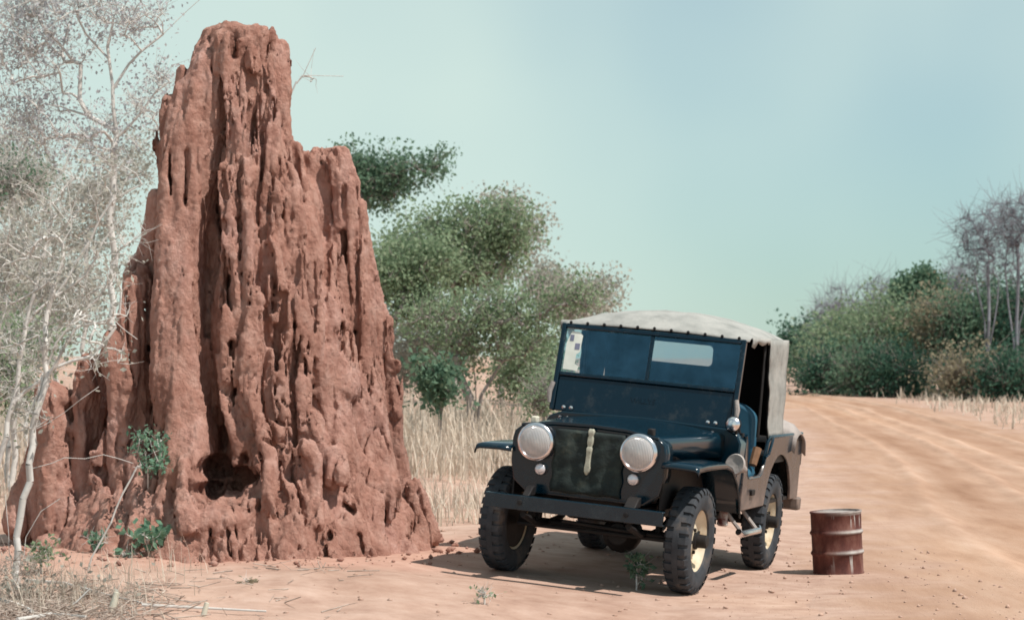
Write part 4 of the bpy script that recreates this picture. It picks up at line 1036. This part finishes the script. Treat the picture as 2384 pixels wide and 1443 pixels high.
for k, (px, Y, blobs, lm, lab, nl) in enumerate([
    (1330, 56, [(1330, 700, 80, 50), (1400, 690, 40, 40), (1270, 650, 50, 45)], 'leaf_grey', 'pale grey bush behind the canvas top at its left corner', 5000),
    (1240, 40, [(1250, 830, 80, 70), (1200, 880, 60, 50)], 'leaf_olive', 'olive bush crowding the left post of the windshield', 5000),
    (1170, 54, [(1160, 480, 50, 30), (1200, 560, 70, 80), (1130, 600, 80, 60)], 'leaf_grey', 'twiggy half-bare tree peeping over the round-headed tree', 3500),
    (1000, 48, [(1000, 800, 110, 70), (940, 860, 70, 60)], 'leaf_grey', 'low grey bush beside the mound behind the straw grass', 6000),
    (1270, 33, [(1262, 930, 24, 36), (1280, 890, 20, 30)], 'leaf_olive', 'knee-high olive bush in straw grass beside the car cowl', 1300),
]):
    tree('bush', lab, foot(px, Y), [P(px, blobs[0][1] + 60, Y)], [blob(b_[0], b_[1], Y + (i - 1) * .8, b_[2], b_[3]) for i, b_ in enumerate(blobs)], 70, (lm, int(nl * 1.2), .00095 * Y, .0045 * Y), tip=.00018 * Y, step=.3, seed=20 + k, category='bush', group=BG, twigs=5)
# --- far right row along the road
RG = 'bushes along the far side of the road'
right_row = [
    (1862, 92, [(1862, 812, 28, 24), (1890, 806, 22, 24)], 'leaf_dark', 'far blue green trees just right of the canvas corner', 3500),
    (1905, 74, [(1905, 850, 36, 40), (1930, 815, 28, 34)], 'leaf_green', 'olive bush nearest the bend at the far end of the road', 4500),
    (1965, 70, [(1965, 830, 50, 60), (1990, 785, 40, 36)], 'leaf_olive', 'rounded olive bush second from the road bend', 5500),
    (2045, 68, [(2040, 810, 55, 75), (2070, 770, 45, 45)], 'leaf_olive', 'wide olive bush left of the lone green tree', 5000),
    (2095, 64, [(2095, 880, 50, 30), (2130, 890, 35, 26)], 'leaf_dark', 'low dark green bush hugging the verge below the lone tree', 4500),
    (2130, 69, [(2125, 800, 55, 65), (2150, 770, 40, 40)], 'leaf_green', 'full green bush under the lone tree trunk', 5000),
    (2200, 67, [(2195, 800, 55, 80), (2220, 760, 40, 50)], 'leaf_tan', 'tan bush just right of the lone tree', 5000),
    (2262, 66, [(2260, 800, 50, 85), (2265, 750, 45, 45)], 'leaf_green', 'green bush at the foot of the bare trees', 5500),
    (2322, 66, [(2320, 790, 50, 95), (2330, 730, 45, 45)], 'leaf_green', 'tallest green bush near the right edge', 6000),
    (2385, 65, [(2380, 790, 55, 100), (2400, 740, 50, 50)], 'leaf_dark', 'dark green bush cut by the right edge of the view', 6000),
    (2250, 61, [(2255, 890, 60, 34)], 'leaf_tan', 'low tan scrub at the verge below the bare trees', 3000),
    (2360, 60, [(2360, 890, 60, 38)], 'leaf_dark', 'low dark scrub at the verge by the right edge', 3500),
    (2010, 65, [(2010, 880, 45, 30)], 'leaf_green', 'low green scrub at the verge near the road bend', 2500),
    (1925, 67, [(1925, 885, 36, 26)], 'leaf_dark', 'small dark bush at the inside of the road bend', 2500),
]
for k, (px, Y, blobs, lm, lab, nl) in enumerate(right_row):
    tree('bush', lab, foot(px, Y), [P(px, blobs[0][1] + blobs[0][3] * .6, Y)], [blob(b_[0], b_[1], Y + .6 * i, b_[2], b_[3]) for i, b_ in enumerate(blobs)], 60, (lm, int(nl * 1.35), .00095 * Y, .0042 * Y), tip=.00016 * Y, step=.45, seed=50 + k, category='bush', group=RG, twigs=6, twig_len=.65)
Y = 70
tree('lone_tree', 'lone small green tree rising above the roadside bushes', foot(2128, Y), [P(2132, 760, Y), P(2136, 700, Y)], [blob(2140, 668, Y, 52, 36), blob(2110, 680, Y, 28, 26), blob(2172, 690, Y, 28, 26)], 46, ('leaf_green', 6000, .075, .2), tip=.012, step=.3, seed=81)
for k, (px, Y, tops, blobs, lab) in enumerate([
    (2300, 64, [(2270, 640), (2300, 620), (2325, 650)], [(2280, 600, 55, 70), (2255, 540, 35, 50), (2310, 540, 35, 70)], 'bare leafless tree with forked limbs right of the lone tree'),
    (2366, 62, [(2340, 620), (2370, 590), (2392, 620)], [(2365, 580, 50, 90), (2340, 520, 32, 55), (2392, 500, 36, 55)], 'tallest bare leafless tree at the right edge'),
    (2000, 78, [(1960, 760), (2010, 750), (2050, 760)], [(1975, 710, 70, 50), (2055, 700, 50, 60)], 'faint bare crown above the bushes left of the lone tree'),
    (1920, 84, [(1905, 790), (1935, 790)], [(1925, 745, 45, 45)], 'faint low bare crown above the road bend'),
    (2225, 80, [(2205, 750), (2240, 740)], [(2222, 680, 45, 60)], 'faint bare crown between the lone tree and the bare trees')]):
    tree('bare_tree', lab, foot(px, Y), [[P(px + (t_[0] - px) * .2, 800, Y), P(t_[0], t_[1], Y)] for t_ in tops], [blob(b_[0], b_[1], Y, b_[2], b_[3]) for b_ in blobs], 110, None, 'bark_blue', tip=.0085, gamma=.36, step=.45, seed=90 + k, twigs=7, twig_len=.55)
# --- left side, behind the mound
Y = 25
tree('leafy_tree', 'large sparse-leaved tree spreading pale limbs behind the mound at top left', foot(262, Y), [P(258, 900, Y), P(262, 560, Y), P(264, 260, Y)],
     [blob(90, 110, Y, 150, 120), blob(290, 40, Y, 120, 70), blob(60, 270, Y, 100, 90), blob(190, 320, Y, 110, 80), blob(350, 230, Y, 60, 90), blob(150, 10, Y, 160, 60)], 190, ('leaf_mauve', 6000, .024, .14), 'bark_pale', tip=.0042, gamma=.40, step=.2, seed=101, twigs=11, twig_len=.2,
     fixed=([P(262, 210, Y), P(300, 150, Y), P(380, 80, Y), P(470, -5, Y)], [P(262, 200, Y), P(250, 110, Y), P(255, 0, Y), P(250, -60, Y)], [P(255, 140, Y), P(200, 80, Y), P(165, -10, Y)], [P(262, 300, Y), P(205, 270, Y), P(185, 230, Y), P(188, 150, Y)], [P(262, 330, Y), P(330, 260, Y), P(395, 190, Y)]))
Y = 24
tree('bare_tree', 'bare twig tip poking past the right side of the mound top', foot(640, Y), [P(640, 600, Y), P(660, 260, Y), P(690, 190, Y)], [blob(745, 180, Y, 30, 20)], 4, None, 'bark_pale', tip=.004, gamma=.45, step=.2, seed=102, twigs=1,
     fixed=([P(690, 195, Y), P(705, 176, Y), P(760, 177, Y), P(800, 178, Y)], [P(705, 178, Y), P(735, 112, Y)]))
left_scrub = [
    (60, 33, [(60, 440, 110, 80), (20, 360, 70, 60)], 'leaf_grey', 'grey green tree at the left edge below the large tree', 6500, 'leafy_tree'),
    (200, 31, [(230, 470, 110, 80), (300, 380, 70, 60), (160, 560, 90, 60)], 'leaf_grey', 'grey brush beside the left outline of the mound', 7500, 'bush'),
    (20, 28, [(30, 600, 90, 70), (10, 700, 60, 70)], 'leaf_grey', 'pale grey thicket at the left edge halfway up', 5500, 'bush'),
    (130, 27, [(150, 680, 90, 80), (90, 760, 80, 60)], 'leaf_grey', 'pale grey thicket behind the low left columns of the mound', 6500, 'bush'),
    (30, 24, [(25, 880, 50, 90), (50, 790, 60, 50)], 'leaf_olive', 'olive grey bush at the left edge beside the mound shoulder', 4500, 'bush'),
    (30, 29, [(40, 420, 60, 46)], 'leaf_green', 'green patch of bush at the left edge', 1800, 'bush')]
for k, (px, Y, blobs, lm, lab, nl, nm) in enumerate(left_scrub):
    tree(nm, lab, foot(px, Y), [P(px, blobs[0][1] + 120, Y)], [blob(b_[0], b_[1], Y + .5 * i, b_[2], b_[3]) for i, b_ in enumerate(blobs)], 90, (lm, int(nl * .55), .028, .15), 'bark_pale', tip=.0045, gamma=.42, step=.22, seed=110 + k, category='tree' if nm == 'leafy_tree' else 'bush', group='scrub left of the mound', twigs=12, twig_len=.25)
# --- pale leafless bush in the left foreground
Y = 15.2
tree('bare_bush', 'pale leafless bush sweeping up in front of the mound at the left', foot(40, Y), [[P(38, 1250, Y), P(70, 1120, Y), P(75, 1000, Y), P(110, 880, Y)], [P(60, 1250, Y+.1), P(95, 1190, Y+.1), P(140, 1160, Y+.1)], [P(20, 1240, Y), P(12, 1150, Y)]],
     [blob(60, 800, Y, 80, 70), blob(180, 740, Y, 90, 70), blob(250, 600, Y, 60, 70), blob(110, 600, Y, 90, 80), blob(60, 960, Y, 60, 60), blob(230, 830, Y, 60, 60), blob(20, 640, Y, 60, 80)], 150, ('leaf_grey', 700, .022, .06), 'bark_pale', tip=.0027, gamma=.42, step=.09, seed=121, category='bush', twigs=3, twig_len=.10,
     fixed=([P(110, 880, Y), P(105, 760, Y), P(135, 640, Y), P(165, 500, Y), P(200, 390, Y)], [P(130, 690, Y), P(200, 640, Y), P(240, 560, Y), P(290, 510, Y)], [P(70, 960, Y), P(130, 800, Y), P(200, 720, Y), P(250, 660, Y)],
            [P(110, 880, Y), P(180, 760, Y), P(260, 740, Y), P(320, 790, Y)], [P(100, 900, Y), P(0, 900, Y)], [P(75, 1090, Y), P(150, 1065, Y), P(240, 1058, Y), P(310, 1078, Y)], [P(110, 880, Y), P(90, 780, Y), P(0, 810, Y)],
            [P(135, 640, Y), P(60, 690, Y), P(-10, 730, Y)], [P(160, 520, Y), P(120, 470, Y), P(60, 440, Y)], [P(165, 500, Y), P(150, 400, Y), P(165, 300, Y)]))
Y = 16.1
tree('bare_bush', 'finer pale leafless bush standing behind the first at the left edge', foot(-30, Y), [[P(-10, 1100, Y), P(30, 940, Y), P(60, 760, Y), P(120, 620, Y)], [P(-20, 1100, Y), P(-15, 900, Y), P(20, 640, Y)]],
     [blob(130, 470, Y, 110, 90), blob(230, 420, Y, 80, 80), blob(40, 560, Y, 80, 100), blob(290, 570, Y, 60, 70), blob(220, 700, Y, 90, 80), blob(60, 860, Y, 90, 60)], 150, ('leaf_grey', 600, .022, .06), 'bark_pale', tip=.0024, gamma=.41, step=.1, seed=127, category='bush', twigs=4, twig_len=.12,
     fixed=([P(60, 760, Y), P(150, 660, Y), P(210, 560, Y), P(260, 470, Y), P(330, 430, Y)], [P(30, 940, Y), P(120, 860, Y), P(210, 830, Y), P(270, 760, Y)], [P(60, 760, Y), P(110, 560, Y), P(130, 420, Y), P(190, 300, Y)], [P(-10, 1100, Y), P(60, 1010, Y), P(150, 960, Y), P(230, 900, Y)]))
Y = 14.7
tree('dry_brush', 'low tangle of dry grey brush in the bottom left corner', foot(70, Y), [P(72, 1380, Y)], [blob(40, 1330, Y, 70, 50, 60), blob(150, 1365, Y, 90, 34, 60), blob(260, 1395, Y, 80, 22, 50), blob(30, 1400, Y - .1, 60, 30, 40)], 110, ('leaf_grey', 260, .020, .05), 'litter', tip=.0022, gamma=.36, step=.07, seed=128, category='brush', twigs=4, twig_len=.10)
Y = 16.35
tree('leaning_stalk', 'single slanting pale dry stem leaning across the foot of the mound', foot(200, Y), [P(240, 1250, Y), P(285, 1150, Y), P(320, 1085, Y)], [blob(325, 1080, Y, 10, 12)], 3, None, 'bark_pale', tip=.0045, gamma=.3, step=.1, seed=122, category='stalk', twigs=1, twig_len=.05)
# --- small green plants
def plant(name, label, px, py, Y, rx, rz, n, size, lm='leaf_fresh', seed=1, root=None, category='plant'):
    c = P(px, py, Y); b0 = foot(px, Y) if root is None else root
    tree(name, label, b0, [c - np.array([0, 0, rz * .5 * Y / F_PX])], [blob(px, py, Y, rx, rz)], 16, (lm, n, size, rx * .25 * Y / F_PX), 'bark_pale', tip=.0022, gamma=.4, step=.06, seed=seed, category=category, twigs=3, twig_len=.06)
def on_mound(px, py): return front(px, py, 0.0)
q = on_mound(345, 1135); plant('leafy_sprig', 'bushy green sprig growing against the shaded left foot of the mound', 345, 1060, q[1] - .16, 40, 58, 330, .022, seed=131, root=q)
q = on_mound(345, 1280); plant('seedling', 'broad-leaved green seedling spreading low in front of the mound foot', 345, 1248, q[1] - .10, 46, 18, 60, .046, seed=132, root=q)
q = on_mound(228, 1290); plant('seedling', 'small green seedling left of the slanting dry stem', 228, 1258, q[1] - .10, 26, 18, 34, .040, seed=133, root=q)
q = on_mound(300, 1312); plant('seedling', 'tiny green seedling at the very foot of the mound', 300, 1290, q[1] - .08, 18, 12, 20, .036, seed=134, root=q)
plant('weed_tuft', 'yellow green weed tuft at the bottom left by the pale bush', 95, 1295, 16.3, 34, 28, 170, .024, 'leaf_olive', seed=135)
plant('weed_tuft', 'green weed growing under the car behind the front bumper', 1482, 1322, 16.95, 24, 36, 170, .026, 'leaf_green', seed=136)
plant('weed_tuft', 'small dry weed on the bare dirt left of the front wheel', 1128, 1384, 15.35, 20, 10, 30, .018, 'leaf_olive', seed=137)
plant('weed_tuft', 'dry reddish weed tuft on the dirt below the cave', 580, 1362, 15.55, 26, 10, 60, .022, 'leaf_tan', seed=138)

# --- dry grass
def grass(name, label, n, xr, yr, hgt, seed, clump=0.25, mat='straw', width=.010, keep=None):
    r = np.random.default_rng(seed); nc = max(1, int(n / 14)); cx_ = r.uniform(*xr, nc); cy_ = r.uniform(*yr, nc)
    if keep is not None: k = keep(cx_, cy_, r); cx_, cy_ = cx_[k], cy_[k]; nc = len(cx_)
    ci = r.integers(0, nc, n); x = cx_[ci] + r.normal(size=n) * clump; y = cy_[ci] + r.normal(size=n) * clump
    z = ground_z(x, y) - .02; hh = hgt * r.uniform(.35, 1.25, n) * (0.7 + 0.6 * r.random(nc))[ci]
    an = r.uniform(0, 2 * np.pi, n); ln = np.abs(r.normal(size=n)) * .48 * hh; B = np.stack([x, y, z], 1)
    d = np.stack([np.cos(an) * ln, np.sin(an) * ln, hh], 1); w = np.stack([-np.sin(an), np.cos(an), np.zeros(n)], 1) * (width * r.uniform(.6, 1.4, n))[:, None]
    m1 = B + d * np.array([.32, .32, .55]); t = B + d
    V = np.stack([B - w, B + w, m1 + w * .8, m1 - w * .8, t + w * .25, t - w * .25], 1).reshape(-1, 3); b = (np.arange(n) * 6)[:, None, None]
    Fq = (b + np.array([[0, 1, 2, 3], [3, 2, 4, 5]])[None]).reshape(-1, 4)
    o = link(name, mesh_np(name, V, Fq), M[mat]); tag(o, label, 'grass', kind='stuff'); return o
grass('tall_dry_grass', 'tall straw coloured dry grass between the mound and the car', 13000, (-9, 4.0), (29.5, 44), .62, 1, .34, width=.010,
      keep=lambda x, y, r: (x < np.interp(y, road_left[:, 1], road_left[:, 0]) - .9) & (noise3(np.stack([x * .55, y * .4, x * 0], 1)) > -.12 - .25 * r.random(len(x))))
grass('roadside_grass', 'short dry grass along the far verge of the road', 3200, (9.4, 16), (44, 64), .22, 2, .4, width=.016)
grass('sparse_grass', 'sparse short dry grass on the pale dirt behind the mound', 5000, (-7, 1.0), (21.5, 28), .22, 3, .2, width=.006)
grass('foreground_grass', 'wisps of dry grass in the bottom left corner', 620, (-3.4, -2.2), (13.6, 16.2), .20, 4, .16, width=.0022)

# --- litter, sticks, clods
r = np.random.default_rng(41); n = 9000
x = r.uniform(-3.6, -1.0, n); y = r.uniform(13.3, 16.4, n); k = r.random(n) < np.clip(((-1.75 - x) * 0.55) * (15.9 - y), 0.012, 0.85); x, y = x[k], y[k]; n = len(x)
an = r.uniform(0, 2 * np.pi, n); ln = r.uniform(.03, .22, n); z = ground_z(x, y) + .006
A = np.stack([x, y, z], 1); B = A + np.stack([np.cos(an) * ln, np.sin(an) * ln, r.uniform(-.005, .05, n)], 1); rr = r.uniform(.0012, .0045, n)
V, Fq = tubes_np(A, B, rr, rr * .7, 4)
tag(link('twig_litter', mesh_np('twig_litter', V, Fq), M['litter'], None, 180), 'grey litter of dry twigs on the ground at bottom left', 'litter', kind='stuff')
n = 4200; x = r.uniform(-4, 3.5, n); y = r.uniform(13.3, 22, n); z = ground_z(x, y) - .003; s = .003 + .020 * r.random(n) ** 7
rc = road_cross(x, y)[0] > -.03; z = np.where(rc, z + .006, z)
icos = np.array([(0, 0, 1), (.9, 0, .3), (.28, .85, .3), (-.72, .53, .3), (-.72, -.53, .3), (.28, -.85, .3), (0, 0, -.6)])
fi = np.array([(0,1,2),(0,2,3),(0,3,4),(0,4,5),(0,5,1),(6,2,1),(6,3,2),(6,4,3),(6,5,4),(6,1,5)])
V = (np.stack([x, y, z], 1)[:, None] + icos[None] * s[:, None, None] * r.uniform(.6, 1.3, (n, 7, 3))).reshape(-1, 3); Fq = ((np.arange(n) * 7)[:, None, None] + fi[None]).reshape(-1, 3)
tag(link('dirt_clods', mesh_np('dirt_clods', V, Fq), M['ground'], None), 'scattered small clods and pebbles of reddish dirt', 'clods', kind='stuff')
n = 380; an = r.uniform(0, 2 * np.pi, n); dd = 1.40 + np.abs(r.normal(size=n)) * .22; x = -2.02 + dd * np.cos(an) * 1.08; y = 18.3 + dd * np.sin(an)
s = .006 + .036 * r.random(n) ** 5; z = ground_z(x, y) + .2 * s
V = (np.stack([x, y, z], 1)[:, None] + icos[None] * s[:, None, None] * r.uniform(.6, 1.3, (n, 7, 3))).reshape(-1, 3); Fq = ((np.arange(n) * 7)[:, None, None] + fi[None]).reshape(-1, 3)
tag(link('mound_crumbs', mesh_np('mound_crumbs', V, Fq), M['clay'], None, 180), 'crumbled red clay lumps fallen around the foot of the mound', 'crumbs', kind='stuff')
for (px, py0, py1, lean, w_, lab) in ((258, 1470, 1378, 14, 9, 'pale cut stake standing at the bottom edge under the mound'), (470, 1460, 1402, 12, 7, 'short pale stub of a stick right of the cut stake')):
    Y = 14.05; b_ = P(px + lean, py1, Y); a = foot(px - lean * .5, Y); rw = w_ * Y / F_PX
    mid = (a + b_) / 2 + np.array([.004, 0, 0])
    o = MB().tube([a - a, mid - a, b_ - a], [rw, rw * .95, rw * .8], 8).build('cut_stake', M['wood'], None, smooth=50, loc=tuple(a)); tag(o, lab, 'stake')
for k, (pts, w_, lab) in enumerate([
    ([(60, 1345), (150, 1355), (260, 1385), (330, 1400)], 5, 'long grey fallen branch lying across the litter at bottom left'),
    ([(0, 1395), (40, 1405), (75, 1420)], 7, 'short thick straw coloured stick at the bottom left corner'),
    ([(120, 1440), (180, 1400), (210, 1370)], 4, 'thin upright dry stick left of the cut stake'),
    ([(330, 1405), (470, 1412), (620, 1418)], 4, 'thin grey stick lying along the bottom edge right of the stake'),
    ([(40, 1440), (120, 1425), (200, 1432)], 5, 'pale stick along the bottom edge below the litter')]):
    W = []
    for (px, py) in pts:
        Y = 15.0
        for _ in range(6):
            X_ = (px - CX) * Y / F_PX; Y = (CAM_H - gz1(X_, Y) - .03) * F_PX / (py - HOR)
        W.append(np.array([(px - CX) * Y / F_PX, Y, gz1((px - CX) * Y / F_PX, Y) + .025]))
    if k == 2: W = [foot(120, 14.2), P(180, 1400, 14.2), P(210, 1370, 14.2)]
    o = MB().tube([w - W[0] for w in W], [w_ * .00252 * (1 - .2 * i) for i in range(len(W))], 6).build('fallen_branch', M['bark_pale'], None, smooth=60, loc=tuple(W[0])); tag(o, lab, 'branch', 'fallen sticks at bottom left')
